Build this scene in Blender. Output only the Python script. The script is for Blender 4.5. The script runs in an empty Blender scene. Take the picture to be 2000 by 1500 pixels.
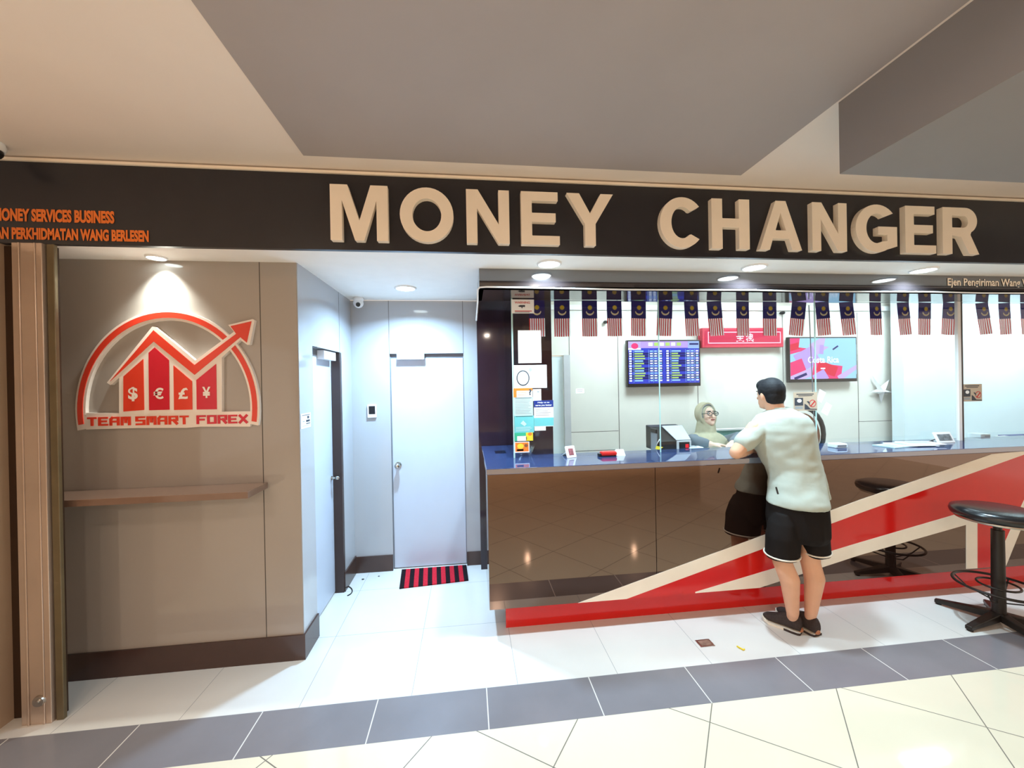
import bpy, bmesh, math, random
from mathutils import Vector, Matrix
from mathutils.geometry import tessellate_polygon
random.seed(7)
C = bpy.context.scene.collection
SC = bpy.context.scene

# ------------------------------------------------------------------ camera, world, exposure, large lights
YAW, PITCH, ROLL, FPX, EYE = math.radians(6.43), math.radians(-.166), math.radians(-1.033), 756.7, 1.75
_f = Vector((math.sin(YAW)*math.cos(PITCH), math.cos(YAW)*math.cos(PITCH), math.sin(PITCH)))
_r = Vector((math.cos(YAW), -math.sin(YAW), 0)); _u = _r.cross(_f)
_r2 = _r*math.cos(ROLL) + _u*math.sin(ROLL); _u2 = -_r*math.sin(ROLL) + _u*math.cos(ROLL)
cd = bpy.data.cameras.new('camera'); cam = bpy.data.objects.new('camera', cd); C.objects.link(cam)
cd.sensor_width = 36; cd.lens = FPX/2000*36; cd.clip_start = .02
cam.matrix_world = Matrix(((_r2.x, _u2.x, -_f.x, 0), (_r2.y, _u2.y, -_f.y, 0), (_r2.z, _u2.z, -_f.z, EYE), (0, 0, 0, 1)))
SC.camera = cam
vs = SC.view_settings
vs.view_transform = 'Standard'; vs.look = 'None'; vs.gamma = 1; vs.use_curve_mapping = False
vs.exposure = 0.0

def S(r, g, b):
    f = lambda c: (c/255/12.92 if c/255 <= .04045 else ((c/255+.055)/1.055)**2.4)
    return (f(r), f(g), f(b), 1)

W = bpy.data.worlds.new('mall_ambient'); SC.world = W; W.use_nodes = True
W.node_tree.nodes['Background'].inputs[0].default_value = (1, .82, .67, 1)
W.node_tree.nodes['Background'].inputs[1].default_value = 1.4

WARM, COOL = (1, .84, .69), (.62, .86, 1.0)
BLUE = (.46, .73, 1.0)
def area(name, loc, size, power, col, spread=170, parent=None, sizey=None, rot=(0, 0, 0), shape=None):
    l = bpy.data.lights.new(name, 'AREA'); l.shape = shape or ('RECTANGLE' if sizey else 'DISK'); l.size = size
    if sizey: l.size_y = sizey
    l.energy = power; l.color = col; l.spread = math.radians(spread)
    o = bpy.data.objects.new(name, l); C.objects.link(o); o.location = loc; o.rotation_euler = rot
    if parent: o.parent = parent
    return o
def spot(name, loc, power, col, angle, blend, parent=None, rot=(0, 0, 0), size=.03):
    l = bpy.data.lights.new(name, 'SPOT'); l.energy = power; l.color = col; l.spot_size = math.radians(angle)
    l.spot_blend = blend; l.shadow_soft_size = size
    o = bpy.data.objects.new(name, l); C.objects.link(o); o.location = loc; o.rotation_euler = rot
    if parent: o.parent = parent
    return o
P_MALL, P_SHOP, P_CORR, P_BOOTH, P_LOGO = 44, 28, 44, 21, 7

# ------------------------------------------------------------------ measured photo points set onto known planes of the place
def _ray(x, y):
    return _r2*((x-1000)/FPX) - _u2*((y-750)/FPX) + _f
EYEV = Vector((0, 0, EYE))
def at_y(x, y, Y): d = _ray(x, y); return EYEV + d*(Y/d.y)
def at_z(x, y, Z): d = _ray(x, y); return EYEV + d*((Z-EYE)/d.z)
def at_x(x, y, X): d = _ray(x, y); return EYEV + d*(X/d.x)
def xz(pts, Y): return [(at_y(a, b, Y).x, at_y(a, b, Y).z) for a, b in pts]

# ------------------------------------------------------------------ materials
MATS = {}
def pm(name, col, rough=.5, spec=.5, metal=0, emit=None, es=0, var=.05, scale=9, bump=0, coat=0, ior=None, tint=None):
    if name in MATS: return MATS[name]
    m = bpy.data.materials.new(name); m.use_nodes = True; nt = m.node_tree; b = nt.nodes['Principled BSDF']
    b.inputs['Roughness'].default_value = rough; b.inputs['Specular IOR Level'].default_value = spec
    b.inputs['Metallic'].default_value = metal; b.inputs['Coat Weight'].default_value = coat
    tc = nt.nodes.new('ShaderNodeTexCoord'); nz = nt.nodes.new('ShaderNodeTexNoise'); nz.inputs['Scale'].default_value = scale
    nz.inputs['Detail'].default_value = 4
    nt.links.new(tc.outputs['Object'], nz.inputs['Vector'])
    rp = nt.nodes.new('ShaderNodeValToRGB'); e = rp.color_ramp.elements
    e[0].position = .3; e[1].position = .7
    e[0].color = tuple(c*(1-var) for c in col[:3])+(1,); e[1].color = tuple(min(1, c*(1+var)) for c in col[:3])+(1,)
    nt.links.new(nz.outputs['Fac'], rp.inputs['Fac']); nt.links.new(rp.outputs['Color'], b.inputs['Base Color'])
    if ior: b.inputs['IOR'].default_value = ior
    if tint: b.inputs['Specular Tint'].default_value = tint
    if emit:
        b.inputs['Emission Color'].default_value = emit; b.inputs['Emission Strength'].default_value = es
    if bump:
        bp = nt.nodes.new('ShaderNodeBump'); bp.inputs['Strength'].default_value = bump; bp.inputs['Distance'].default_value = .003
        nt.links.new(nz.outputs['Fac'], bp.inputs['Height']); nt.links.new(bp.outputs['Normal'], b.inputs['Normal'])
    MATS[name] = m; return m

def grid_mat(name, col, grout, fams, rough, spec, var=.03, width=.004):
    """tile floor: fams = list of (angle deg of the line, x where a line crosses y0, y0, spacing along x or y)"""
    m = bpy.data.materials.new(name); m.use_nodes = True; nt = m.node_tree; N = nt.nodes; Lk = nt.links; b = N['Principled BSDF']
    b.inputs['Roughness'].default_value = rough; b.inputs['Specular IOR Level'].default_value = spec
    tc = N.new('ShaderNodeTexCoord'); sp = N.new('ShaderNodeSeparateXYZ')
    geo = N.new('ShaderNodeNewGeometry'); Lk.new(geo.outputs['Position'], sp.inputs[0])
    def mt(op, a, c=None):
        n = N.new('ShaderNodeMath'); n.operation = op
        for i, q in enumerate((a, c)):
            if q is None: continue
            if isinstance(q, (int, float)): n.inputs[i].default_value = q
            else: Lk.new(q, n.inputs[i])
        return n.outputs[0]
    tot = None
    for ang, c0, p0, sp_ in fams:
        # signed distance normal to line direction
        a = math.radians(ang); nx, ny = math.sin(a), -math.cos(a)
        d = mt('ADD', mt('MULTIPLY', sp.outputs[0], nx), mt('MULTIPLY', sp.outputs[1], ny))
        off = c0*nx + p0*ny
        q = mt('DIVIDE', mt('SUBTRACT', d, off), sp_)
        fr = mt('SUBTRACT', mt('FRACT', mt('ADD', q, .5)), .5)
        on = mt('LESS_THAN', mt('ABSOLUTE', fr), width/2/sp_)
        tot = on if tot is None else mt('MAXIMUM', tot, on)
    nz = N.new('ShaderNodeTexNoise'); nz.inputs['Scale'].default_value = 2.2; nz.inputs['Detail'].default_value = 6
    Lk.new(geo.outputs['Position'], nz.inputs['Vector'])
    rp = N.new('ShaderNodeValToRGB'); e = rp.color_ramp.elements; e[0].position = .35; e[1].position = .68
    e[0].color = tuple(c*(1-var) for c in col[:3])+(1,); e[1].color = tuple(min(1, c*(1+var)) for c in col[:3])+(1,)
    Lk.new(nz.outputs['Fac'], rp.inputs['Fac'])
    mx = N.new('ShaderNodeMix'); mx.data_type = 'RGBA'
    Lk.new(tot, mx.inputs[0]); Lk.new(rp.outputs['Color'], mx.inputs[6]); mx.inputs[7].default_value = grout
    Lk.new(mx.outputs[2], b.inputs['Base Color'])
    rr = mt('ADD', mt('MULTIPLY', tot, .4), rough); Lk.new(rr, b.inputs['Roughness'])
    return m

def glass_mat(name, tint=(1, 1, 1, 1), refl=1.0):
    m = bpy.data.materials.new(name); m.use_nodes = True; nt = m.node_tree; N = nt.nodes; N.clear()
    out = N.new('ShaderNodeOutputMaterial'); mx = N.new('ShaderNodeMixShader'); t = N.new('ShaderNodeBsdfTransparent')
    g = N.new('ShaderNodeBsdfGlossy'); fr = N.new('ShaderNodeLayerWeight'); fr.inputs[0].default_value = .5
    t.inputs[0].default_value = tint; g.inputs['Roughness'].default_value = .0
    pw = N.new('ShaderNodeMath'); pw.operation = 'POWER'; pw.inputs[1].default_value = 4.5
    mu = N.new('ShaderNodeMath'); mu.operation = 'MULTIPLY_ADD'; mu.inputs[1].default_value = .6*refl; mu.inputs[2].default_value = .022*refl
    nt.links.new(fr.outputs['Facing'], pw.inputs[0]); nt.links.new(pw.outputs[0], mu.inputs[0]); nt.links.new(mu.outputs[0], mx.inputs[0])
    nt.links.new(t.outputs[0], mx.inputs[1]); nt.links.new(g.outputs[0], mx.inputs[2]); nt.links.new(mx.outputs[0], out.inputs[0])
    return m

def cloth(name, col):
    m = pm(name, col, .7, .2, var=.02); nt = m.node_tree; b = nt.nodes['Principled BSDF']; t = nt.nodes.new('ShaderNodeBsdfTranslucent'); x = nt.nodes.new('ShaderNodeMixShader')
    x.inputs[0].default_value = .55; t.inputs[0].default_value = col
    nt.links.new(b.outputs[0], x.inputs[1]); nt.links.new(t.outputs[0], x.inputs[2]); nt.links.new(x.outputs[0], nt.nodes['Material Output'].inputs[0]); return m
M = dict(
    cream=pm('cream_paint', S(232, 218, 206), .6, .3, var=.015, scale=3),
    greypaint=pm('grey_paint', S(166, 156, 152), .55, .3, var=.03, scale=2),
    greybox=pm('grey_box_paint', S(136, 130, 128), .6, .3, var=.03, scale=2),
    soffit=pm('soffit_white', S(248, 244, 238), .6, .3, var=.015),
    sign=pm('sign_black', S(44, 42, 46), .3, .4, var=.06),
    letter=pm('letter_cream', S(250, 236, 218), .5, .3, var=.02),
    orange=pm('orange_vinyl', S(236, 124, 50), .45, .3, emit=S(236, 124, 50), es=0, var=.02),
    panel=pm('grey_laminate', S(164, 156, 149), .07, .5, var=.02, scale=1.5),
    panellit=pm('grey_laminate_cool_lit', S(180, 182, 186), .09, .5, var=.02, scale=1.5),  # same laminate, paler and bluer: the cool recess light is in its colour
    seam=pm('seam_dark', S(80, 74, 70), .6, .3),
    skirting=pm('brown_skirting', S(70, 50, 44), .2, .5),
    door=pm('door_white', S(196, 204, 218), .3, .4, var=.01),
    doorframe=pm('door_frame_brown', S(66, 52, 48), .35, .4),
    white=pm('white_plastic', S(240, 240, 240), .35, .4, var=.01),
    dark=pm('black_gloss_laminate', S(32, 22, 19), .02, .5, var=.05, scale=2, ior=2.25, tint=(1, .68, .52, 1)),
    fascia=pm('black_gloss_fascia', S(46, 40, 42), .06, .5, var=.05, scale=2, ior=2.7),
    darkwall=pm('dark_plum_laminate', S(46, 34, 44), .06, .6, var=.05),
    topstone=pm('navy_stone', S(46, 62, 100), .04, .5, var=.15, scale=60, ior=2.9),
    red=pm('red_vinyl', S(214, 30, 26), .12, .5, var=.02),
    stripe=pm('cream_vinyl', S(250, 242, 226), .2, .5, var=.02),
    logored=pm('logo_red', S(222, 66, 46), .2, .4, var=.02),
    logocrim=pm('logo_crimson', S(206, 34, 52), .2, .4, var=.02),
    logowhite=pm('logo_white', S(238, 228, 220), .35, .4, var=.01),
    metal=pm('satin_steel', S(190, 186, 180), .28, .5, 1, var=.04),
    brass=pm('knob_metal', S(200, 196, 186), .15, .5, 1),
    alu=pm('bronze_aluminium', S(196, 176, 160), .25, .5, .55, var=.08, scale=3),
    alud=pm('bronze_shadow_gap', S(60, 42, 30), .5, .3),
    black=pm('black_plastic', S(22, 22, 24), .35, .5),
    rubber=pm('black_rubber', S(30, 28, 28), .7, .3),
    vinylseat=pm('black_vinyl_seat', S(30, 30, 32), .25, .6),
    blackmetal=pm('black_metal', S(40, 34, 30), .4, .5, .3),
    boothwall=pm('booth_laminate', S(226, 222, 214), .25, .4, var=.015),
    boothwhite=pm('booth_white', S(226, 240, 246), .4, .4, var=.01),
    paper=pm('paper_white', S(246, 246, 246), .7, .2, var=.01),
    ink=pm('ink_dark', S(70, 74, 82), .6, .2),
    inkgrey=pm('ink_grey', S(160, 166, 168), .6, .2),
    redink=pm('ink_red', S(200, 60, 60), .6, .2),
    teal=pm('teal_print', S(110, 196, 200), .5, .3),
    paleblue=pm('paleblue_print', S(190, 222, 226), .5, .3),
    navy=pm('navy_print', S(30, 52, 130), .5, .3),
    orangep=pm('orange_print', S(240, 130, 50), .5, .3),
    greenp=pm('green_print', S(60, 180, 140), .5, .3),
    yellowp=pm('yellow_print', S(236, 210, 60), .5, .3),
    beigep=pm('beige_print', S(196, 180, 158), .5, .3),
    flagblue=cloth('flag_blue', S(38, 31, 86)),
    flagred=cloth('flag_red', S(206, 44, 48)),
    flagwhite=cloth('flag_white', S(244, 240, 238)),
    flagcream=cloth('flag_cream', S(240, 226, 190)),
    flagyellow=cloth('flag_yellow', S(244, 206, 60)),
    skin=pm('skin_tan', S(222, 172, 142), .5, .35, var=.04, scale=14),
    skinpale=pm('skin_light', S(232, 190, 168), .5, .35, var=.04, scale=14),
    hair=pm('hair_black', S(24, 24, 28), .7, .3, var=.4, scale=60, bump=.5),
    shirt=pm('shirt_sage', S(180, 188, 178), .85, .15, var=.03, scale=25, bump=.15),
    shorts=pm('shorts_black', S(30, 26, 25), .85, .15, var=.08, bump=.1),
    shoe=pm('shoe_mesh_dark', S(64, 54, 52), .8, .2, var=.15, scale=80, bump=.2),
    sole=pm('shoe_sole_white', S(236, 226, 210), .6, .3),
    gum=pm('shoe_heel_tan', S(176, 116, 84), .6, .3),
    hijab=pm('hijab_khaki', S(182, 172, 146), .85, .15, var=.08, scale=20, bump=.15),
    robe=pm('robe_grey', S(112, 118, 126), .8, .2, var=.06),
    matred=pm('mat_red', S(196, 40, 56), .95, .1, var=.2, scale=120, bump=.6),
    matblack=pm('mat_black', S(34, 26, 30), .95, .1, var=.3, scale=120, bump=.6),
    leather=pm('brown_leather', S(140, 84, 56), .4, .4, var=.1),
    green=pm('teal_panel', S(128, 176, 168), .35, .4),
    grey=pm('grey_plastic', S(120, 122, 128), .4, .4),
    greyl=pm('light_grey_plastic', S(190, 190, 194), .4, .4),
    redbox=pm('red_plastic', S(206, 40, 36), .25, .5),
    lens=pm('lamp_lens', S(255, 255, 255), .5, .3, emit=(.85, 1, 1, 1), es=14),
    lenswarm=pm('lamp_lens_warm', S(255, 255, 255), .5, .3, emit=(1, .86, .7, 1), es=14),
    glass=glass_mat('clear_glass', (.97, .99, .985, 1)),
    edge=pm('glass_edge', S(190, 226, 222), .2, .6),
    acrylic=glass_mat('clear_acrylic', (.90, .95, .95, 1), 1.6),
)

# ------------------------------------------------------------------ mesh helpers
class MB:
    def __init__(s): s.v = []; s.f = []; s.mi = []; s.sm = []
    def add(s, vs, fs, mi=0, smooth=False):
        n = len(s.v); s.v += [tuple(v) for v in vs]
        for f in fs: s.f.append([i+n for i in f]); s.mi.append(mi); s.sm.append(smooth)
        return s
    def box(s, a, b, mi=0):
        x0, y0, z0 = a; x1, y1, z1 = b
        s.add([(x0, y0, z0), (x1, y0, z0), (x1, y1, z0), (x0, y1, z0), (x0, y0, z1), (x1, y0, z1), (x1, y1, z1), (x0, y1, z1)],
              [(3, 2, 1, 0), (4, 5, 6, 7), (0, 1, 5, 4), (1, 2, 6, 5), (2, 3, 7, 6), (3, 0, 4, 7)], mi); return s
    def prism(s, outer, y0, y1, mi=0, holes=(), mi_side=None):
        """x,z outline extruded along y"""
        loops = [list(outer)] + [list(h) for h in holes]
        flat = [p for l in loops for p in l]
        tris = tessellate_polygon([[Vector((p[0], p[1], 0)) for p in l] for l in loops])
        n = len(flat)
        vs = [(p[0], y0, p[1]) for p in flat] + [(p[0], y1, p[1]) for p in flat]
        def orient(t, front):
            a, b, c = (Vector((flat[i][0], flat[i][1], 0)) for i in t)
            ccw = (b-a).cross(c-a).z > 0
            return tuple(t) if ccw == front else tuple(reversed(t))
        s.add(vs, [orient(t, True) for t in tris] + [tuple(i+n for i in orient(t, False)) for t in tris], mi)
        base = 0; side = []
        for li, l in enumerate(loops):
            ar = sum(l[i-1][0]*l[i][1]-l[i][0]*l[i-1][1] for i in range(len(l)))
            ccw = (ar > 0) == (li == 0)
            for i in range(len(l)):
                a, b = base+i, base+(i+1) % len(l)
                side.append((a, a+n, b+n, b) if ccw else (b, b+n, a+n, a))
            base += len(l)
        s.add(vs, side, mi if mi_side is None else mi_side); return s
    def cyl(s, p0, p1, r0, r1=None, n=20, mi=0, smooth=True):
        r1 = r0 if r1 is None else r1
        p0, p1 = Vector(p0), Vector(p1); d = (p1-p0).normalized()
        a = d.orthogonal().normalized(); b = d.cross(a)
        ring = lambda p, r: [p + (a*math.cos(t)+b*math.sin(t))*r for t in (2*math.pi*i/n for i in range(n))]
        vs = ring(p0, r0)+ring(p1, r1)
        s.add(vs, [(i, (i+1) % n, n+(i+1) % n, n+i) for i in range(n)], mi, smooth)
        s.add(vs, [tuple(reversed(range(n))), tuple(range(n, 2*n))], mi); return s
    def tube(s, pts, r, n=8, mi=0, closed=False):
        pts = [Vector(p) for p in pts]; k = len(pts); rings = []; a = None
        for i, p in enumerate(pts):
            if closed: d = pts[(i+1) % k]-pts[i-1]
            else: d = pts[min(i+1, k-1)]-pts[max(i-1, 0)]
            d.normalize()
            if a is None: a = d.orthogonal().normalized()
            else: a = (a-d*a.dot(d)).normalized()
            b = d.cross(a); rings.append([p+(a*math.cos(t)+b*math.sin(t))*r for t in (2*math.pi*j/n for j in range(n))])
        s.loft(rings, mi, closed=closed); return s
    def loft(s, rings, mi=0, closed=False, caps=True, smooth=True):
        n = len(rings[0]); k = len(rings); vs = [v for r in rings for v in r]; fs = []
        for i in range(k if closed else k-1):
            j = (i+1) % k
            for q in range(n): fs.append((i*n+q, i*n+(q+1) % n, j*n+(q+1) % n, j*n+q))
        s.add(vs, fs, mi, smooth)
        if caps and not closed: s.add(vs, [tuple(reversed(range(n))), tuple(range((k-1)*n, k*n))], mi)
        return s
    def lathe(s, prof, c, n=32, mi=0, smooth=True):
        return s.loft([[(c[0]+r*math.cos(t), c[1]+r*math.sin(t), c[2]+z) for t in (2*math.pi*i/n for i in range(n))] for r, z in prof], mi, smooth=smooth)
    def ell(s, c, rad, n=20, mi=0, rot=None):
        m = n//2; rings = []
        R = rot or Matrix.Identity(3)
        for i in range(m+1):
            ph = -math.pi/2+math.pi*i/m; ph = max(-math.pi/2+.02, min(math.pi/2-.02, ph))
            rings.append([Vector(c)+R @ Vector((rad[0]*math.cos(ph)*math.cos(t), rad[1]*math.cos(ph)*math.sin(t), rad[2]*math.sin(ph))) for t in (2*math.pi*j/n for j in range(n))])
        return s.loft(rings, mi)
    def cap(s, p0, p1, r0, r1, n=16):
        s.ell(p0, (r0,)*3, n); s.ell(p1, (r1,)*3, n)
        if (Vector(p1)-Vector(p0)).length > 1e-4: s.cyl(p0, p1, r0, r1, n)
        return s
    def build(s, name, mats, parent=None, bevel=0, seg=2, world=True, loc=None):
        me = bpy.data.meshes.new(name); me.from_pydata(s.v, [], s.f)
        if not isinstance(mats, (list, tuple)): mats = [mats]
        for m in mats: me.materials.append(M[m] if isinstance(m, str) else m)
        for p, mi, sm in zip(me.polygons, s.mi, s.sm): p.material_index = mi; p.use_smooth = sm
        me.update(); return link(name, me, parent, bevel, seg, world)
def wl(o):
    l = Vector((0, 0, 0))
    while o: l += o.location; o = o.parent
    return l
def link(name, me, parent=None, bevel=0, seg=2, world=True):
    o = bpy.data.objects.new(name, me); C.objects.link(o)
    if parent:
        o.parent = parent
        if world: o.location = -wl(parent)
    elif world and len(me.vertices):
        xs = [v.co for v in me.vertices]
        lo = Vector([min(v[i] for v in xs) for i in range(3)]); hi = Vector([max(v[i] for v in xs) for i in range(3)])
        L = Vector(((lo.x+hi.x)/2, (lo.y+hi.y)/2, lo.z)); me.transform(Matrix.Translation(-L)); o.location = L
    if bevel:
        b = o.modifiers.new('bevel', 'BEVEL'); b.width = bevel; b.segments = seg; b.limit_method = 'ANGLE'; b.angle_limit = math.radians(40)
    return o
def tag(o, label, cat, group=None, kind=None):
    o['label'] = label; o['category'] = cat
    if group: o['group'] = group
    if kind: o['kind'] = kind
    return o
def thing(name, loc, label, cat, group=None):
    o = bpy.data.objects.new(name, None); C.objects.link(o); o.location = loc; o.empty_display_size = .1
    return tag(o, label, cat, group)
def struct(o, label=None, cat=None):
    o['kind'] = 'structure'
    if label: o['label'] = label
    if cat: o['category'] = cat
    return o
def box(name, a, b, mat, parent=None, bevel=0): return MB().box(a, b).build(name, mat, parent, bevel)
def organic(name, mb, voxel, smooth, mats, parent, it=6, matfn=None):
    """one continuous surface grown from overlapping volumes"""
    me = bpy.data.meshes.new(name+'_tmp'); me.from_pydata(s_v(mb), [], mb.f); me.update()
    bm = bmesh.new(); bm.from_mesh(me); bmesh.ops.recalc_face_normals(bm, faces=bm.faces); bm.to_mesh(me); bm.free()
    t = bpy.data.objects.new(name+'_tmp', me); C.objects.link(t)
    r = t.modifiers.new('r', 'REMESH'); r.mode = 'VOXEL'; r.voxel_size = voxel
    k = t.modifiers.new('s', 'SMOOTH'); k.factor = .5; k.iterations = it
    dg = bpy.context.evaluated_depsgraph_get(); dg.update()
    nm = bpy.data.meshes.new_from_object(t.evaluated_get(dg)); nm.name = name
    bpy.data.objects.remove(t)
    nm.materials.clear()
    for m in (mats if isinstance(mats, (list, tuple)) else [mats]): nm.materials.append(M[m])
    for p in nm.polygons:
        p.use_smooth = True
        if matfn: p.material_index = matfn(p.center)
    return link(name, nm, parent)
def s_v(mb): return mb.v

def text_poly(txt, box_, bold=.0, mono=None):
    """text as a flat mesh, fitted to the x,z box (x0,z0,x1,z1); returns list of polygons faces verts"""
    cu = bpy.data.curves.new('t', 'FONT'); cu.body = txt; cu.size = 1; cu.offset = bold; cu.resolution_u = 3
    if mono: cu.space_character = mono
    t = bpy.data.objects.new('t', cu); C.objects.link(t)
    dg = bpy.context.evaluated_depsgraph_get(); dg.update()
    me = bpy.data.meshes.new_from_object(t.evaluated_get(dg)); bpy.data.objects.remove(t); bpy.data.curves.remove(cu)
    vs = [v.co.copy() for v in me.vertices]; fs = [tuple(p.vertices) for p in me.polygons]; bpy.data.meshes.remove(me)
    if not vs: return [], []
    x0, x1 = min(v.x for v in vs), max(v.x for v in vs); y0, y1 = min(v.y for v in vs), max(v.y for v in vs)
    bx0, bz0, bx1, bz1 = box_
    return [((v.x-x0)/(x1-x0)*(bx1-bx0)+bx0, (v.y-y0)/(y1-y0)*(bz1-bz0)+bz0) for v in vs], fs
def put_text(mb, txt, box_, y, mi, bold=.0, thick=.0, mono=None):
    vs, fs = text_poly(txt, box_, bold, mono)
    if not vs: return
    v3 = [(a, y, b) for a, b in vs]
    def up(f):
        a, b, c = (Vector(v3[i]) for i in f[:3])
        return f if (b-a).cross(c-a).y < 0 else tuple(reversed(f))
    mb.add(v3, [up(f) for f in fs], mi)
def rect(x0, z0, x1, z1): return [(x0, z0), (x1, z0), (x1, z1), (x0, z1)]
def clip(poly, x0, z0, x1, z1):
    def cut(pts, ins, inter):
        out = []
        for i in range(len(pts)):
            a, b = pts[i-1], pts[i]
            if ins(b):
                if not ins(a): out.append(inter(a, b))
                out.append(b)
            elif ins(a): out.append(inter(a, b))
        return out
    for ax, val, sg in ((0, x0, 1), (0, x1, -1), (1, z0, 1), (1, z1, -1)):
        if not poly: return poly
        ins = lambda p: sg*(p[ax]-val) >= 0
        def inter(a, b):
            t = (val-a[ax])/(b[ax]-a[ax]); return (a[0]+(b[0]-a[0])*t, a[1]+(b[1]-a[1])*t)
        poly = cut(poly, ins, inter)
    return poly
def ngon(mb, pts, y, mi):
    ar = sum(pts[i-1][0]*pts[i][1]-pts[i][0]*pts[i-1][1] for i in range(len(pts)))
    if ar < 0: pts = pts[::-1]
    mb.add([(a, y, b) for a, b in pts], [tuple(range(len(pts)))], mi)
def circ(cx, cz, r, n=24, rz=None, a0=0, a1=360):
    rz = rz or r
    return [(cx+r*math.cos(math.radians(a0+(a1-a0)*i/n)), cz+rz*math.sin(math.radians(a0+(a1-a0)*i/n))) for i in range(n+(0 if a1-a0 == 360 else 1))]

# ================================================================== SETTING
SOF = 2.546     # soffit height
CEIL = 3.0
YS = 2.34       # sign front
YP = 2.625      # logo wall
YG = 3.0        # counter glass
YB = 4.7        # booth back wall
cream_tile = grid_mat('cream_floor_tile', S(230, 220, 196), S(120, 112, 100), [(52.1, .526, 1.95, .588), (-34, 1.045, 1.95, .572)], .06, .5, .02, .005)
white_tile = grid_mat('white_floor_tile', S(224, 221, 216), S(150, 152, 152), [(90, .253, 2.2, .602), (0, 0, 2.829, .602)], .18, .5, .03, .003)
strip_tile = grid_mat('grey_border_tile', S(130, 126, 130), S(214, 210, 204), [(90, .072, 2.1, .603)], .22, .5, .08, .006)
struct(box('floor', (-6, -9, -.05), (9, 1.958, 0), cream_tile), 'polished cream floor tiles laid diagonally in the mall walkway', 'floor')
struct(box('trim_1', (-6, 1.958, -.05), (9, 2.227, .0), strip_tile), 'dark grey border tiles between cream floor and shop floor', 'floor border')
struct(box('floor_shop', (-6, 2.227, -.05), (9, 7, .0), white_tile), 'white tiles on the shop floor in front of the counter', 'floor')
struct(box('ceiling', (-6, -9, CEIL), (9, 2.6, CEIL+.1), 'cream'), 'cream painted ceiling above the sign', 'ceiling')
struct(box('ceiling_grey', (-.86, -2.5, CEIL-.006), (1.68, 2.2, CEIL), 'greypaint'), 'large grey painted rectangle on the cream ceiling', 'ceiling panel')
struct(box('ceiling_bulkhead', (1.70, -2.5, 2.675), (6.5, 1.589, CEIL), 'greybox'), 'grey dropped ceiling box at the upper right', 'ceiling box')
# soffit over the shop front
struct(box('ceiling_soffit', (-6, YS+.03, SOF), (9, 3.75, SOF+.08), 'soffit'), 'pale soffit under the black sign', 'soffit')
struct(box('trim_2', (-6, YS-.012, 2.975), (9, YS+.06, 2.99), 'letter'), 'thin cream trim along the top of the black sign', 'trim')
struct(box('wall_opposite', (-6, -9.1, 0), (9, -9, CEIL), pm('mall_far_wall', S(176, 132, 100), .6, .3, var=.3, scale=1.3)), 'brown shop fronts across the mall', 'wall')

# left logo wall with the side door opening
XL = -1.08
DL0, DL1, DLZ = 2.85, 3.43, 2.035
wlft = MB()
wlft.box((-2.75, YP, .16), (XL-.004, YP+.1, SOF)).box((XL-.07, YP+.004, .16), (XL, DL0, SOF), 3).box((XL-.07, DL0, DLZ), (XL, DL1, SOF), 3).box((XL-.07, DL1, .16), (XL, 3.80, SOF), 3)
wlft.box((-1.2, DL1, 0), (XL-.001, DL1+.07, DLZ), 2)
sx = at_y(510, 700, YP).x
wlft.box((sx-.0025, YP-.0006, .16), (sx+.0025, YP+.01, SOF), 1)
wlft.box((XL-.01, DL1-.0025, DLZ), (XL+.0006, DL1+.0025, SOF), 1)
wlft = wlft.build('wall_left', ['panel', 'seam', 'doorframe', 'panellit']); struct(wlft, 'glossy grey panel wall carrying the red and white logo', 'wall')
bb = MB().box((-2.75, YP-.012, 0), (XL+.012, YP+.05, .16)).box((XL-.07, YP+.05, 0), (XL+.012, DL0, .16)).box((XL-.07, DL1, 0), (XL+.012, 3.76, .16))
struct(bb.build('baseboard_left', 'skirting'), 'dark brown skirting below the logo wall', 'baseboard')
# left pillar at the picture edge
struct(box('wall_pillar', (-3.6, 1.4, 0), (-2.45, 2.62, SOF), pm('pillar_cladding', S(190, 164, 140), .35, .4, var=.12, scale=1.2)), 'brown clad pillar at the far left edge', 'pillar')
# back wall of the recess
YR = 3.76
DX0, DX1, DZ = -.735, -.042, 2.045
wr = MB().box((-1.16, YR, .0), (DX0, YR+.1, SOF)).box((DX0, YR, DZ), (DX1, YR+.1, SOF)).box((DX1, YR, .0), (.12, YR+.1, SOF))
wr.box((DX0-.002, YR-.0006, DZ), (DX0+.002, YR, SOF), 1).box((DX1-.002, YR-.0006, DZ), (DX1+.002, YR, SOF), 1)
struct(wr.build('wall_recess', ['panellit', 'seam']), 'pale grey panel wall behind the recess door', 'wall')
struct(MB().box((XL, YR-.012, 0), (DX0, YR, .15)).box((DX1, YR-.012, 0), (.09, YR, .13)).build('baseboard_recess', 'skirting'), 'dark skirting at the back of the recess', 'baseboard')
struct(box('wall_behind_doors', (-2.7, YR+.12, 0), (.8, YR+.2, SOF), 'greyl'), 'hidden wall behind the recess doors', 'wall')

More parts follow.
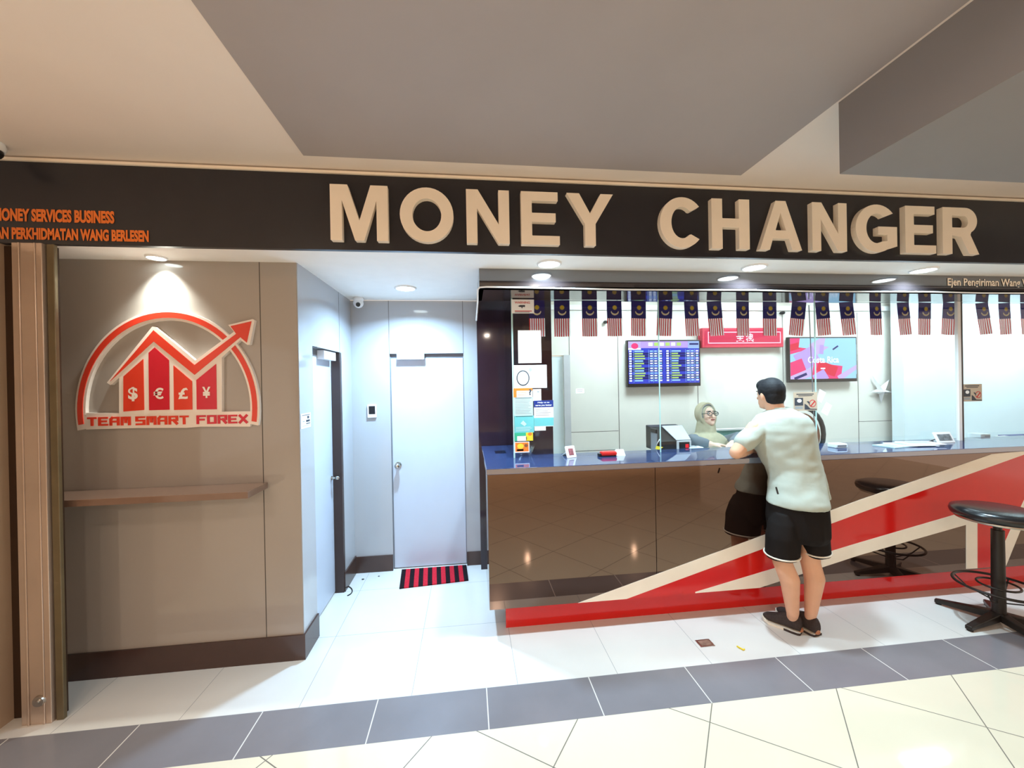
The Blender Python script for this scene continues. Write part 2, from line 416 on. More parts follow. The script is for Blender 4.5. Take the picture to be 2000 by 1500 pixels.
# doors
def knob(parent, name, c, d, r):
    d = Vector(d); c = Vector(c); m = MB()
    m.cyl(c, c+d*.008, r*1.15, r*1.1, 20).cyl(c+d*.008, c+d*.035, r*.45, r*.5, 16); m.ell(c+d*.052, (r, r, r), 18)
    return m.build(name, 'brass', parent)
dr = thing('door_1', ((DX0+DX1)/2, YR+.03, 0), 'pale flush door with round knob behind the striped mat', 'door'); dr['kind'] = 'structure'
box('door_leaf', (DX0+.008, YR+.025, .01), (DX1-.006, YR+.065, DZ-.045), 'door', dr, .003)
MB().box((DX0, YR+.03, 0), (DX0+.008, YR+.10, DZ)).box((DX1-.006, YR+.03, 0), (DX1, YR+.10, DZ)).box((DX0, YR+.035, DZ-.045), (DX1, YR+.10, DZ)).build('door_frame', 'grey', dr)
kp = at_y(778, 908, YR+.025); knob(dr, 'door_knob', kp, (0, -1, 0), .027)
a, b = at_y(776, 691, YR), at_y(829, 702, YR)
box('magnetic_lock', (a.x, YR-.035, b.z), (b.x, YR+.02, a.z), 'white', dr, .003)
dl = thing('door_2', (XL-.05, (DL0+DL1)/2, 0), 'white flush side door in the left wall of the recess', 'door'); dl['kind'] = 'structure'
box('door_leaf', (XL-.11, DL0, .012), (XL-.07, DL1, DLZ-.045), 'door', dl, .002)
MB().box((XL-.12, DL0, DLZ-.045), (XL-.0705, DL1, DLZ)).build('door_frame', 'grey', dl)
MB().box((XL-.068, DL1-.012, 0), (XL+.004, DL1+.03, DLZ-.002)).build('door_jamb', 'doorframe', dl)
knob(dl, 'door_knob', (XL-.07, DL1-.06, .985), (1, 0, 0), .016)
box('magnetic_lock', (XL-.07, 3.12, DLZ-.075), (XL-.015, 3.38, DLZ-.006), 'white', dl, .003)

# shop fascia: header box over the counter
XH = .088
hd = MB().box((XH, 2.69, 2.405), (9, 2.72, SOF)).box((XH, 2.72, 2.405), (XH+.03, 3.65, SOF)).box((XH, 2.69, 2.405), (9, 3.08, 2.425)).box((XH, 3.05, 2.425), (9, 3.08, 2.9))
struct(hd.build('wall_header', 'fascia'), 'black glossy fascia strip above the counter glass', 'fascia')
struct(box('wall_pillar_dark', (XH, 3.65, 0), (.80, 3.78, 2.9), 'darkwall'), 'dark plum panel standing behind the counter end', 'wall')
# booth interior
bw = MB()
dxa, dxb, dza = at_y(1076, 780, YB).x, at_y(1101, 780, YB).x, at_y(1090, 694, YB).z
bw.box((.5, YB, 0), (dxa, YB+.1, 3.0)).box((dxa, YB, dza), (dxb, YB+.1, 3.0)).box((dxb, YB, 0), (7.6, YB+.1, 3.0))
for px in (1113, 1208, 1363, 1530, 1676):
    q = at_y(px, 760, YB).x; bw.box((q-.004, YB-.0008, 0), (q+.004, YB, 2.62), 1)
for xa, xb, yy in ((1113, 1208, 843), (1676, 1770, 822), (1113, 1208, 880), (1676, 1770, 862)):
    q0, q1, zz = at_y(xa, yy, YB).x, at_y(xb, yy, YB).x, at_y((xa+xb)/2, yy, YB).z
    bw.box((q0, YB-.0008, zz-.003), (q1, YB, zz+.003), 1)
struct(bw.build('wall_booth', ['boothwall', 'seam']), 'pale panelled wall behind the money counter', 'wall')
struct(box('trim_3', (.9, YB-.03, 2.64), (7, YB, 2.70), 'white'), 'white ledge high on the booth wall', 'trim')
ds = thing('doorway_slab', ((dxa+dxb)/2, YB+.03, 0), 'narrow pale slab in place of the lit corridor doorway beside the notices', 'door'); ds['kind'] = 'structure'
box('door_leaf', (dxa, YB+.02, .01), (dxb, YB+.06, dza-.01), 'boothwhite', ds)  # pale slab stands in for the corridor light seen through the opening
box('door_jamb', (dxb, YB-.04, 0), (at_y(1113, 780, YB).x, YB-.001, dza), 'greyl', ds)
wx = at_y(1766, 780, 4.45).x
struct(box('wall_booth_right', (wx, 4.45, 0), (9, 4.6, 3.0), 'boothwhite'), 'white wall at the right of the booth', 'wall')
struct(box('wall_booth_end', (8.9, 2.7, 0), (9, 4.6, 3.0), 'boothwhite'), 'white end wall of the booth beyond the picture', 'wall')
struct(box('wall_booth_left', (.78, 3.78, 0), (.80, YB, 3.0), 'boothwall'), 'side wall of the booth behind the dark panel', 'wall')
struct(box('ceiling_booth', (.5, 3.08, 2.9), (9, YB+.1, 3.0), 'soffit'), 'white ceiling inside the booth', 'ceiling')

# ================================================================== LAMPS
def downlight(x, y, z, label, mat, group, r=.07, power=0, col=COOL, spread=150):
    t = thing('downlight', (x, y, z-.012), label, 'ceiling light', group)
    MB().lathe([(r*1.18, .012), (r*1.18, .004), (r*1.05, 0), (r, .001), (r, .012)], (x, y, z-.012), 32).build('trim_ring', 'white', t)
    MB().lathe([(r*.99, .006), (r*.98, .003), (.002, .003)], (x, y, z-.012), 32).build('lens', mat, t)
    if power:
        l = area('lamp', (0, 0, -.004), r*1.7, power, col, spread, t)
    return t
for px, py, w in ((1068, 521, 'first'), (1468, 523, 'second'), (1790, 530, 'third')):
    p = at_z(px, py, SOF)
    downlight(p.x, 2.55, SOF, {'first': 'round downlight over the notices at the counter end', 'second': 'round downlight above the red sign and the man', 'third': 'round downlight above the white star and stool side'}[w], 'lens', 'downlights over the counter', power=P_SHOP)
p = at_z(792, 562, SOF); downlight(p.x, p.y, SOF, 'round downlight in the recess ceiling before the doors', 'lens', None, .075, P_CORR, BLUE).name
spot('recess_lamp', (p.x, p.y+.02, SOF-.02), 55, BLUE, 110, 1, None, (math.radians(14), 0, 0))
lt = downlight(-1.85, 2.555, SOF, 'small spotlight shining down on the logo', 'lens', None, .045, 0)
spot('lamp', (0, .0, -.008), P_LOGO*8, (.93, 1, .93), 95, .9, lt, (math.radians(8), 0, 0))
# lamps inside the booth, out of sight above the header
for i, x in enumerate((1.9, 3.6, 5.4, 7.2)):
    t = thing('booth_panel_light', (x, 3.85, 2.885), 'ceiling panel light inside the booth, hidden above the header', 'ceiling light', 'booth panel lights')
    box('frame', (x-.32, 3.53, 2.882), (x+.32, 4.17, 2.9), 'white', t)
    box('diffuser', (x-.29, 3.56, 2.878), (x+.29, 4.14, 2.882), 'lens', t)
    area('lamp', (0, 0, -.012), .56, P_BOOTH, COOL, 170, t, .56)
# mall lamps in the ceiling on the camera's side
for x, y, pw_ in ((.9, .3, .3), (-1.6, .1, .2), (-2.6, -2.2, 1.2), (.5, -2.7, 1.2), (3.6, -2.6, 1.2), (-2, -5, 1.2), (1.5, -5, 1.2), (4.5, -5, 1.2)):
    downlight(x, y, CEIL-(.006 if -.86 < x < 1.68 and y > -2.5 else 0) if not (x > 1.7 and y > -2.5) else 2.675, 'round warm ceiling lamp over the mall walkway', 'lenswarm', 'mall walkway lamps', .05, P_MALL*pw_, WARM, 170)

# ================================================================== BLACK SIGN WITH LETTERS
sg = thing('sign_board', (.5, YS, 2.535), 'long black sign reading MONEY CHANGER above the shop', 'sign')
box('board', (-6, YS, 2.538), (9, YS+.029, 2.974), 'sign', sg)
def arcpts(cx, cz, rx, rz, a0, a1, n=20): return circ(cx, cz, rx, n, rz, a0, a1)
T = .235
def glyph(ch):
    """outline (unit box, z up), holes"""
    if ch == 'M': return [[(0, 0), (0, 1), (.30, 1), (.5, .36), (.70, 1), (1, 1), (1, 0), (.80, 0), (.80, .72), (.58, 0), (.42, 0), (.20, .72), (.20, 0)]]
    if ch == 'O': return [arcpts(.5, .5, .5, .5, 0, 360, 40), arcpts(.5, .5, .27, .30, 0, 360, 40)]
    if ch == 'N': return [[(0, 0), (0, 1), (.27, 1), (.75, .36), (.75, 1), (1, 1), (1, 0), (.74, 0), (.25, .65), (.25, 0)]]
    if ch == 'E': return [[(0, 0), (0, 1), (.96, 1), (.96, .83), (.28, .83), (.28, .60), (.90, .60), (.90, .43), (.28, .43), (.28, .17), (1, .17), (1, 0)]]
    if ch == 'Y': return [[(.385, 0), (.385, .42), (0, 1), (.27, 1), (.5, .62), (.73, 1), (1, 1), (.615, .42), (.615, 0)]]
    if ch == 'H': return [[(0, 0), (0, 1), (.28, 1), (.28, .61), (.72, .61), (.72, 1), (1, 1), (1, 0), (.72, 0), (.72, .43), (.28, .43), (.28, 0)]]
    if ch == 'A': return [[(0, 0), (.38, 1), (.62, 1), (1, 0), (.77, 0), (.69, .23), (.31, .23), (.235, 0)], [(.375, .40), (.625, .40), (.5, .76)]]
    if ch == 'C':
        return [arcpts(.53, .5, .53, .5, 40, 320, 34) + [(.74, .27)] + arcpts(.53, .5, .26, .31, 310, 50, 26) + [(.74, .73)]]
    if ch == 'G':
        return [arcpts(.51, .5, .51, .5, 40, 300, 32) + [(1, .13), (1, .54), (.54, .54), (.54, .37), (.76, .37), (.76, .24)] + arcpts(.51, .5, .255, .31, 300, 50, 26)]
    if ch == 'R': return [[(0, 0), (0, 1), (.62, 1)] + arcpts(.62, .72, .33, .28, 80, -60, 14) + [(.76, .42), (1, 0), (.73, 0), (.50, .37), (.26, .40), (.26, 0)],
                          [(.26, .57), (.55, .57)] + arcpts(.57, .70, .13, .13, -80, 80, 8) + [(.26, .83)]]
ltr = [('M', 645, 758), ('O', 781, 886), ('N', 911, 995), ('E', 1018, 1093), ('Y', 1107, 1198), ('C', 1289, 1371), ('H', 1390, 1464), ('A', 1480, 1566), ('N', 1583, 1654), ('G', 1668, 1752), ('E', 1765, 1828), ('R', 1838, 1912)]
z0, z1 = 2.581, 2.900
for ch, a, b in ltr:
    xa, xb = at_y(a, 430, YS-.035).x, at_y(b, 440, YS-.035).x
    if b > 1480: xa += .012
    g = [[(xa+p[0]*(xb-xa), z0+p[1]*(z1-z0)) for p in l] for l in glyph(ch)]
    MB().prism(g[0], YS-.035, YS, 0, g[1:]).build('letter', 'letter', sg, .003, 1)
for txt, q in (('MONEY SERVICES BUSINESS', (-10, 438, 224, 409, 0)), ('AN PERKHIDMATAN WANG BERLESEN', (-8, 474, 291, 447, 0))):
    a, b = at_y(q[0], q[1], YS), at_y(q[2], q[3], YS)
    zA, zB = at_y(q[2]-60, q[1]-2, YS).z, at_y(q[2]-60, q[3]+2, YS).z
    m = MB(); put_text(m, txt, (a.x, zA, b.x, zB), YS-.003, 0, .05); m.build('lettering', 'orange', sg)
# fascia lettering
m = MB(); a, b = at_y(1850, 560, 2.69), at_y(2012, 545, 2.69)
put_text(m, 'Ejen Pengiriman Wang W', (a.x, at_y(1900, 563, 2.69).z, b.x, at_y(1900, 544, 2.69).z), 2.687, 0, .02)
tag(m.build('fascia_lettering', 'letter'), 'white lettering reading Ejen Pengiriman Wang on the black fascia', 'lettering')

# ================================================================== LOGO
lg = thing('logo_sign', (-1.82, YP, 1.53), 'red and white logo sign reading TEAM SMART FOREX on grey wall', 'sign')
YLg = YP-.022
lz = lambda pts: xz([(x*.28, y*.28+480) for x, y in pts], YLg)
cxl, czl = at_y(330, 799, YLg).x, at_y(330, 799, YLg).z
RX = (at_y(507, 799, YLg).x-at_y(147, 799, YLg).x)/2; cxl = (at_y(507, 799, YLg).x+at_y(147, 799, YLg).x)/2
ZT = at_y(330, 605, YLg).z-czl
def ring(ro, ri, a0, a1, n=48):
    return circ(cxl, czl, RX*ro, n, ZT*ro, a0, a1)+circ(cxl, czl, RX*ri, n, ZT*ri, a1, a0)
MB().prism(ring(1.0, .895, -11, 191), YLg, YP).build('arc_backing', 'logowhite', lg, .002, 1)
MB().prism(ring(.975, .92, -9, 188), YLg-.004, YLg).build('arc', 'logored', lg)
out = lz([(750, 955), (775, 972), (835, 920), (835, 1178), (1550, 1158), (1550, 780), (1680, 658), (1728, 692), (1745, 690), (1778, 520), (1765, 512), (1595, 553), (1635, 600), (1365, 800), (1090, 568), (1065, 565)])
MB().prism(out, YLg-.0045, YP).build('house_backing', 'logowhite', lg, .002, 1)
MB().prism(lz([(775, 945), (1077, 668), (1362, 900), (1680, 638), (1725, 676), (1758, 528), (1612, 562), (1652, 615), (1362, 832), (1077, 590)]), YLg-.008, YLg-.0045).build('arrow', 'logored', lg)
bars = [([(868, 912), (1006, 790), (1012, 1145), (868, 1156)], 'logored', '$', (905, 1085, 970, 985)), ([(1043, 747), (1085, 710), (1184, 798), (1188, 1143), (1047, 1147)], 'logocrim', '€', (1080, 1070, 1150, 990)),
        ([(1216, 835), (1345, 945), (1347, 1142), (1220, 1145)], 'logored', '£', (1253, 1070, 1320, 990)), ([(1375, 937), (1512, 825), (1517, 1140), (1378, 1142)], 'logocrim', '¥', (1420, 1062, 1475, 983))]
for pts, mt, ch, bx in bars:
    o = MB().prism(lz(pts), YLg-.008, YLg-.0045).build('bar', mt, lg)
    (xa, za), (xb, zb) = lz([(bx[0], bx[1]), (bx[2], bx[3])])
    m = MB(); put_text(m, ch, (xa, za, xb, zb), YLg-.0105, 0, .03); m.build('currency_symbol', 'logowhite', o)
# lettering in square strokes
ST = {'T': [[(0, 1), (1, 1)], [(.5, 1), (.5, 0)]], 'E': [[(1, 1), (0, 1), (0, 0), (1, 0)], [(0, .5), (.85, .5)]], 'A': [[(0, 0), (0, .8), (.2, 1), (1, 1), (1, 0)], [(0, .45), (1, .45)]],
      'M': [[(0, 0), (0, 1), (.45, 1), (.5, .35)], [(.5, .35), (.55, 1), (1, 1), (1, 0)]], 'S': [[(1, 1), (0, 1), (0, .52), (1, .52), (1, 0), (0, 0)]], 'R': [[(0, 0), (0, 1), (1, 1), (1, .5), (0, .5)], [(.55, .5), (1, 0)]],
      'F': [[(0, 0), (0, 1), (1, 1)], [(0, .5), (.85, .5)]], 'O': [[(0, 0), (0, 1), (1, 1), (1, 0), (0, 0)]], 'X': [[(0, 0), (1, 1)], [(0, 1), (1, 0)]]}
def stroke_word(word, x0, x1, zb0, zb1, zt0, zt1, y0, y1, mt, parent, th):
    n = len(word); w = (x1-x0)/n
    for i, ch in enumerate(word):
        t = (i+.5)/n; zb, zt = zb0+(zb1-zb0)*t, zt0+(zt1-zt0)*t; xa, xb = x0+i*w+th/2, x0+(i+1)*w-th/2-w*.13
        m = MB()
        kk = 0
        for pl in ST[ch]:
            P = [Vector((xa+p[0]*(xb-xa), zb+th*.4+p[1]*(zt-zb-th*.8))) for p in pl]
            for p, q in zip(P, P[1:]):
                d = (q-p).normalized(); nn = Vector((-d.y, d.x))*th/2*(.85 if abs(d.x) > .9 else 1.15); e = d*th*.42
                kk += 1; m.prism([tuple(p-e-nn), tuple(q+e-nn), tuple(q+e+nn), tuple(p-e+nn)], y0-.00025*kk, y1)
        m.build('letter', mt, parent)
def backing(x0, x1, y0a, y0b, y1a, y1b):
    pts = lz([(x0, y1a), (x0, y0a), (x1, y0b), (x1, y1b)]); return pts
MB().prism(lz([(600, 1165), (930, 1170), (1330, 1160), (1750, 1155), (1745, 1262), (1400, 1262), (1300, 1270), (940, 1272), (600, 1282)]), YLg-.001, YP).build('lettering_backing', 'logowhite', lg, .003, 1)
lb = bpy.data.objects.new('lettering', None)
for wd, xa, xb in (('TEAM', 612, 925), ('SMART', 950, 1330), ('FOREX', 1375, 1740)):
    (X0, ZB0), (X1, ZB1) = lz([(xa, 1257-(xa-612)*.018), (xb, 1257-(xb-612)*.018)]); (_, ZT0), (_, ZT1) = lz([(xa, 1197-(xa-612)*.018), (xb, 1197-(xb-612)*.018)])
    stroke_word(wd, X0, X1, ZB0, ZB1, ZT0, ZT1, YLg-.005, YLg-.001, 'logocrim' if wd == 'FOREX' else 'logored', lg, .0125)
bpy.data.objects.remove(lb)

# wall shelf
sh = thing('wall_shelf', (-1.9, YP, 1.09), 'brown glossy shelf fixed to the grey wall below the logo', 'shelf')
box('board', (-2.6, 2.40, 1.108), (-1.28, YP, 1.146), pm('shelf_brown', S(124, 98, 84), .10, .5, var=.06), sh, .002)

# roller shutter guide rail at the left
sr = thing('shutter_rail', (-2.27, 2.32, 0), 'tall bronze shutter guide rail at the left of the logo wall', 'rail')
MB().box((-2.355, 2.30, .0), (-2.215, 2.36, 2.53)).box((-2.25, 2.295, 0), (-2.242, 2.30, 2.53)).box((-2.325, 2.295, 0), (-2.315, 2.30, 2.53)).build('rail', 'alu', sr, .004)
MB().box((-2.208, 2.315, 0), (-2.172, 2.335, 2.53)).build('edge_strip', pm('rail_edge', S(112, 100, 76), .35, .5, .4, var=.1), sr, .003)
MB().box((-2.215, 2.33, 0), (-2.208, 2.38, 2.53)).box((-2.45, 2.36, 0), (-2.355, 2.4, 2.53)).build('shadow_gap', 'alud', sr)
q = at_y(78, 1368, 2.30)
MB().cyl((q.x, 2.302, q.z), (q.x, 2.288, q.z), .030, .026, 24).cyl((q.x, 2.29, q.z), (q.x, 2.280, q.z), .012, .011, 16).build('lock', 'metal', sr)

# ================================================================== COUNTER
ct = thing('service_counter', (2.5, 2.75, 0), 'long black glossy service counter with red and cream arrow stripes', 'counter')
TOPZ, YF, XR = 1.163, 2.665, 8.8
XC = .118
wt = MB().add([], [])
poly = [(XC-.006, 2.65), (XR, 2.65), (XR, 3.12), (.52, 3.12), (.52, 3.64), (XC-.006, 3.64)]
n = len(poly); vsx = [(a, b, TOPZ-.042) for a, b in poly]+[(a, b, TOPZ) for a, b in poly]
wt.add(vsx, [(0, 5, 4, 3), (0, 3, 2, 1), (6, 9, 10, 11), (6, 7, 8, 9)]+[(i, (i+1) % n, n+(i+1) % n, n+i) for i in range(n)])
wt.build('worktop', 'topstone', ct, .004)
fp = MB().box((XC, YF, .188), (at_y(1281, 1000, YF).x-.002, YF+.02, TOPZ-.042)).box((at_y(1281, 1000, YF).x+.002, YF, .188), (XR, YF+.02, TOPZ-.042))
fp.build('front_panel', 'dark', ct, .001, 1)
MB().box((XC, YF+.02, .188), (XC+.02, 3.635, TOPZ-.042)).box((XC+.02, YF+.021, .188), (XR, 2.76, .2)).build('side_panel', 'dark', ct)
MB().box((XC+.02, YF+.02, .2), (XR, YF+.03, TOPZ-.05)).build('panel_seam', 'stripe', ct)
MB().box((.50, 3.1, 0), (XR, 3.12, TOPZ-.042)).build('rear_panel', 'greyl', ct)
MB().box((.236, 2.755, 0), (XR, 2.775, .19)).build('kickboard', 'red', ct)
YF2 = YF-.0015
def stripe(pts, mat, nm, dy=0):
    MB().prism([(a, max(.1885, min(b, TOPZ-.043))) for a, b in xz(pts, YF2)], YF2-dy, YF-.0001).build(nm, mat, ct)
stripe([(1224, 1174), (1680, 1002), (2000, 888), (2100, 852), (2100, 905), (2012, 945), (1950, 1107), (1909, 1110), (1909, 993), (1680, 1059), (1358, 1164)], 'red', 'stripe')
stripe([(1129, 1178), (1224, 1172), (1680, 1002), (2000, 888), (2100, 852), (2000, 870), (1937, 887), (1680, 976)], 'stripe', 'stripe', .0006)
stripe([(1358, 1156), (1680, 1059), (1909, 992), (1909, 1110), (1887, 1111), (1887, 1025), (1680, 1084), (1484, 1150), (1358, 1162)], 'stripe', 'stripe', .0006)
stripe([(1950, 1086), (1950, 1107), (1965, 1105), (1991, 1041), (2060, 880), (2035, 880), (2000, 976)], 'stripe', 'stripe', .0006)

# glass screen panes
gx = [at_y(1003, 750, YG).x, at_y(1288, 750, YG).x, at_y(1593, 750, YG).x, at_y(1876, 750, YG).x, 8.8]
for i in range(4):
    t = thing('window_%d' % (i+1), ((gx[i]+gx[i+1])/2, YG, TOPZ), ['clear glass pane carrying the notices at the counter end', 'clear glass pane in front of the rate screen', 'clear glass pane in front of the star ornament', 'clear glass pane at the right end of the counter'][i], 'glass pane')
    t['kind'] = 'structure'
    box('pane', (gx[i]+.003, YG-.004, TOPZ+.001), (gx[i+1]-.003, YG+.004, 2.404), 'glass', t)
    e = MB().box((gx[i]+.0005, YG-.0045, TOPZ+.001), (gx[i]+.003, YG+.0045, 2.404))
    e.box((gx[i+1]-.003, YG-.0045, TOPZ+.001), (gx[i+1]-.0005, YG+.0045, 2.404)); e.build('glass_edge', 'edge', t)
    if i in (2,): box('mullion', (gx[i+1]-.035, YG-.012, TOPZ), (gx[i+1]-.004, YG+.012, 2.404), 'white', t)
    if i == 3: box('mullion', (gx[i]+.004, YG-.012, TOPZ), (gx[i]+.014, YG+.012, 2.404), 'doorframe', t)
t = thing('window_5', (gx[0], 3.3, TOPZ), 'glass side pane returning to the dark panel', 'glass pane'); t['kind'] = 'structure'
box('pane', (gx[0]-.008, YG+.006, TOPZ+.001), (gx[0], 3.645, 2.404), 'glass', t)
box('glass_edge', (gx[0]-.009, YG-.005, TOPZ+.001), (gx[0]-.001, YG+.005, 2.404), 'edge', t)

# rope light tube along the fascia
pt = [(XH-.012, 3.2, 2.27), (XH-.012, 2.75, 2.33), (XH-.012, 2.69, 2.40), (XH+.004, 2.676, 2.412), (XH+.05, 2.676, 2.415)]+[(XH+.05+i*.5, 2.676, 2.408+.003*math.sin(i*2.1)) for i in range(1, 18)]
tag(MB().tube(pt, .006, 8).build('rope_light', 'white'), 'thin white tube running along the lower edge of the black fascia', 'tube')

# ================================================================== FLAGS
def make_flag():
    m = MB(); w, h = .125, .29; nx, nz = 14, 14
    def P(u, v): return (u*w, .006*math.sin(u*7+v*2)*v, -v*h)
    for i in range(nx):
        for j in range(nz):
            u0, u1, v0, v1 = i/nx-.5, (i+1)/nx-.5, j/nz, (j+1)/nz
            mi = 0 if j < 7 else (1 if i % 2 == 0 else 2)
            m.add([P(u0, v1), P(u1, v1), P(u1, v0), P(u0, v0)], [(0, 1, 2, 3)], mi)
    return m.build('malaysian_flag', ['flagblue', 'flagred', 'flagwhite'], world=False)
def flag_marks(parent):
    m = MB()
    sun = []
    for i in range(28):
        r = .021 if i % 2 == 0 else .015; a = 2*math.pi*i/28; sun.append((r*math.cos(a), -.060+r*math.sin(a)))
    ngon(m, sun, -.012, 0); s_ = m.build('sun', 'flagyellow', parent, world=False)
    m = MB(); cres = circ(0, -.088, .034, 20, None, 190, 350)+circ(0, -.080, .029, 20, None, 345, 195)
    m.prism(cres, -.013, -.011); c_ = m.build('crescent', 'flagcream', parent, world=False)
    return s_, c_
flag0 = make_flag(); marks0 = flag_marks(flag0)
fl = [(1048, 0), (1097, 0), (1151, 0), (1199, 0), (1247, -2), (1299, -4), (1349, 2), (1394, 3), (1450, 0), (1503, -1), (1561, -6), (1605, 5), (1652, 4), (1709, 0), (1763, 3), (1806, -2), (1855, -5), (1917, 5), (1961, 3), (2003, 0)]
hints = ['overlapping the white warning notice', 'above the narrow lit doorway', 'just right of the lit doorway', 'left of the rate screen', 'above the left corner of the rate screen', 'above the middle of the rate screen', 'above the right corner of the rate screen', 'at the left end of the red lit sign', 'over the middle of the red lit sign', 'at the right end of the red lit sign',
         'tilted above the left of the picture screen', 'above the middle of the picture screen', 'above the right edge of the picture screen', 'just left of the star ornament', 'above the star ornament', 'right of the star on the white wall', 'beside the white glass mullion', 'just right of the white mullion', 'second right of the white mullion', 'third right of the white mullion']
YFL = YG+.03
for i, (px, an) in enumerate(fl):
    if i == 0: f = flag0; mk = list(marks0)
    else:
        f = flag0.copy(); C.objects.link(f)
        for c in marks0:
            k = c.copy(); k.parent = f; C.objects.link(k)
    p = at_y(px, 584, YFL); f.location = (p.x, YFL, 2.402); f.rotation_euler = (math.radians(random.uniform(-2, 2)), math.radians(-an), math.radians(random.uniform(-6, 6)))
    tag(f, 'small hanging Malaysian flag '+hints[i], 'flag', 'flags along the counter glass')

# ================================================================== NOTICES ON THE GLASS
YN = YG-.007
def sheet(name, px, mats, label, cat, draw=None, group=None, Y=YN, th=.0025):
    """px = (x0,y0,x1,y1) of the sheet on the glass plane"""
    x0, y0, x1, y1 = px; ym = (y0+y1)/2; xm = (x0+x1)/2
    X0, X1, Z0, Z1 = at_y(x0, ym, Y).x, at_y(x1, ym, Y).x, at_y(xm, y1, Y).z, at_y(xm, y0, Y).z
    m = MB().box((X0, Y, Z0), (X1, Y+th, Z1), 0)
    U = lambda u, v: (X0+u*(X1-X0), Z1-v*(Z1-Z0))
    def R(u0, v0, u1, v1, mi): a, b = U(u0, v0), U(u1, v1); ngon(m, rect(a[0], b[1], b[0], a[1]), Y-.0006, mi)
    def Tx(s, u0, v0, u1, v1, mi, bold=.02): a, b = U(u0, v0), U(u1, v1); put_text(m, s, (a[0], b[1], b[0], a[1]), Y-.0010, mi, bold)
    def Po(pts, mi, d=.0008): ngon(m, [U(*p) for p in pts], Y-d, mi)
    if draw: draw(R, Tx, Po)
    return tag(m.build(name, mats), label, cat, group)
def lines(R, u0, u1, v0, v1, n, mi, h=.35, jit=.15):
    st = (v1-v0)/n
    for i in range(n): R(u0, v0+i*st, u1-random.uniform(0, jit)*(u1-u0), v0+(i+h)*st, mi)
def d_warn(R, T, P):
    T('WARNING', .14, .14, .82, .30, 1); P([(.28, .48), (.38, .40), (.60, .40), (.60, .54), (.50, .54), (.46, .66), (.43, .54), (.38, .55)], 2); R(.14, .80, .90, .86, 1); R(.14, .90, .8, .94, 2)
sheet('warning_notice', (999, 585, 1043, 612), ['paper', 'redink', 'ink'], 'white WARNING notice at the top of the glass corner', 'notice', d_warn)
sheet('paper_sheet', (1012, 645, 1057, 709), ['paper', 'inkgrey'], 'blank white upright sheet on the glass above the framed certificate', 'paper', lambda R, T, P: lines(R, .12, .9, .9, .98, 2, 1))
def d_cert(R, T, P):
    P(circ(.27, .56, .20, 28, .34), 1); P(circ(.27, .56, .165, 28, .285), 0, .0012); T('Ω', .18, .42, .34, .62, 2); R(.16, .68, .38, .72, 2); P(circ(.5, .2, .05, 14, .08), 3); R(.08, .04, .96, .06, 3)
sheet('certificate_frame', (1004, 713, 1068, 758), ['paper', 'ink', 'ink', 'inkgrey'], 'white framed certificate with round grey seal on the glass', 'certificate', d_cert)
def d_q(R, T, P):
    R(0, 0, 1, .28, 1); R(0, .28, .16, 1, 1); T('?', .80, .12, .95, .78, 2, .04); lines(R, .2, .75, .45, .85, 3, 1, .3)
sheet('orange_notice', (1003, 758, 1040, 776), ['paper', 'orangep', 'ink'], 'small orange and white notice with a question mark', 'notice', d_q)
def d_blue(R, T, P): R(.06, .02, .94, .05, 2); lines(R, .06, .94, .1, .95, 10, 3, .4, .2)
sheet('paleblue_notice', (1004, 776, 1041, 812), ['paleblue', 'teal', 'ink', 'inkgrey'], 'pale blue printed notice between the orange and teal notices', 'notice', d_blue)
def d_teal(R, T, P): R(.06, .02, .94, .05, 2); P([(.3, .45), (.45, .28), (.62, .5), (.5, .62)], 1); lines(R, .06, .9, .66, .95, 4, 1, .4, .2)
sheet('teal_notice', (1005, 812, 1043, 845), ['teal', 'paleblue', 'ink'], 'teal printed notice below the pale blue notice', 'notice', d_teal)
def d_gy(R, T, P): R(0, 0, .62, .4, 1); R(0, .4, .14, 1, 1); R(.62, 0, 1, 1, 2); R(.16, .5, .66, .9, 0); P(circ(.84, .2, .12, 12, .2), 3)
sheet('green_sticker', (1005, 845, 1041, 861), ['paper', 'greenp', 'yellowp', 'orangep'], 'green and yellow sticker low on the glass corner', 'sticker', d_gy)
def d_or(R, T, P): R(.05, .06, .95, .9, 1); P(circ(.4, .4, .22, 14, .25), 2); P(circ(.78, .35, .12, 12, .16), 3); R(.15, .68, .6, .84, 0)
sheet('orange_sticker', (1005, 863, 1034, 884), ['paper', 'orangep', 'yellowp', 'leather'], 'orange picture sticker at the foot of the glass corner', 'sticker', d_or)
def d_help(R, T, P):
    R(0, 0, 1, .26, 1); T('Help us to', .2, .05, .8, .12, 0, .02); T('serve you better', .08, .15, .92, .23, 0, .02); lines(R, .08, .95, .34, .62, 5, 2, .35, .3); R(0, .66, 1, .98, 3)
sheet('help_notice', (1043, 782, 1081, 833), ['paper', 'navy', 'inkgrey', 'teal'], 'notice with a dark blue Help us to serve you better heading', 'notice', d_help)
sheet('paper_slip', (1041, 760, 1057, 783), ['paper', 'inkgrey'], 'small white slip behind the blue headed notice', 'paper', lambda R, T, P: R(.5, .15, .8, .3, 1), Y=YN+.002, th=.001)
sheet('white_card', (1044, 833, 1066, 841), ['paper'], 'small white card under the blue headed notice', 'card')
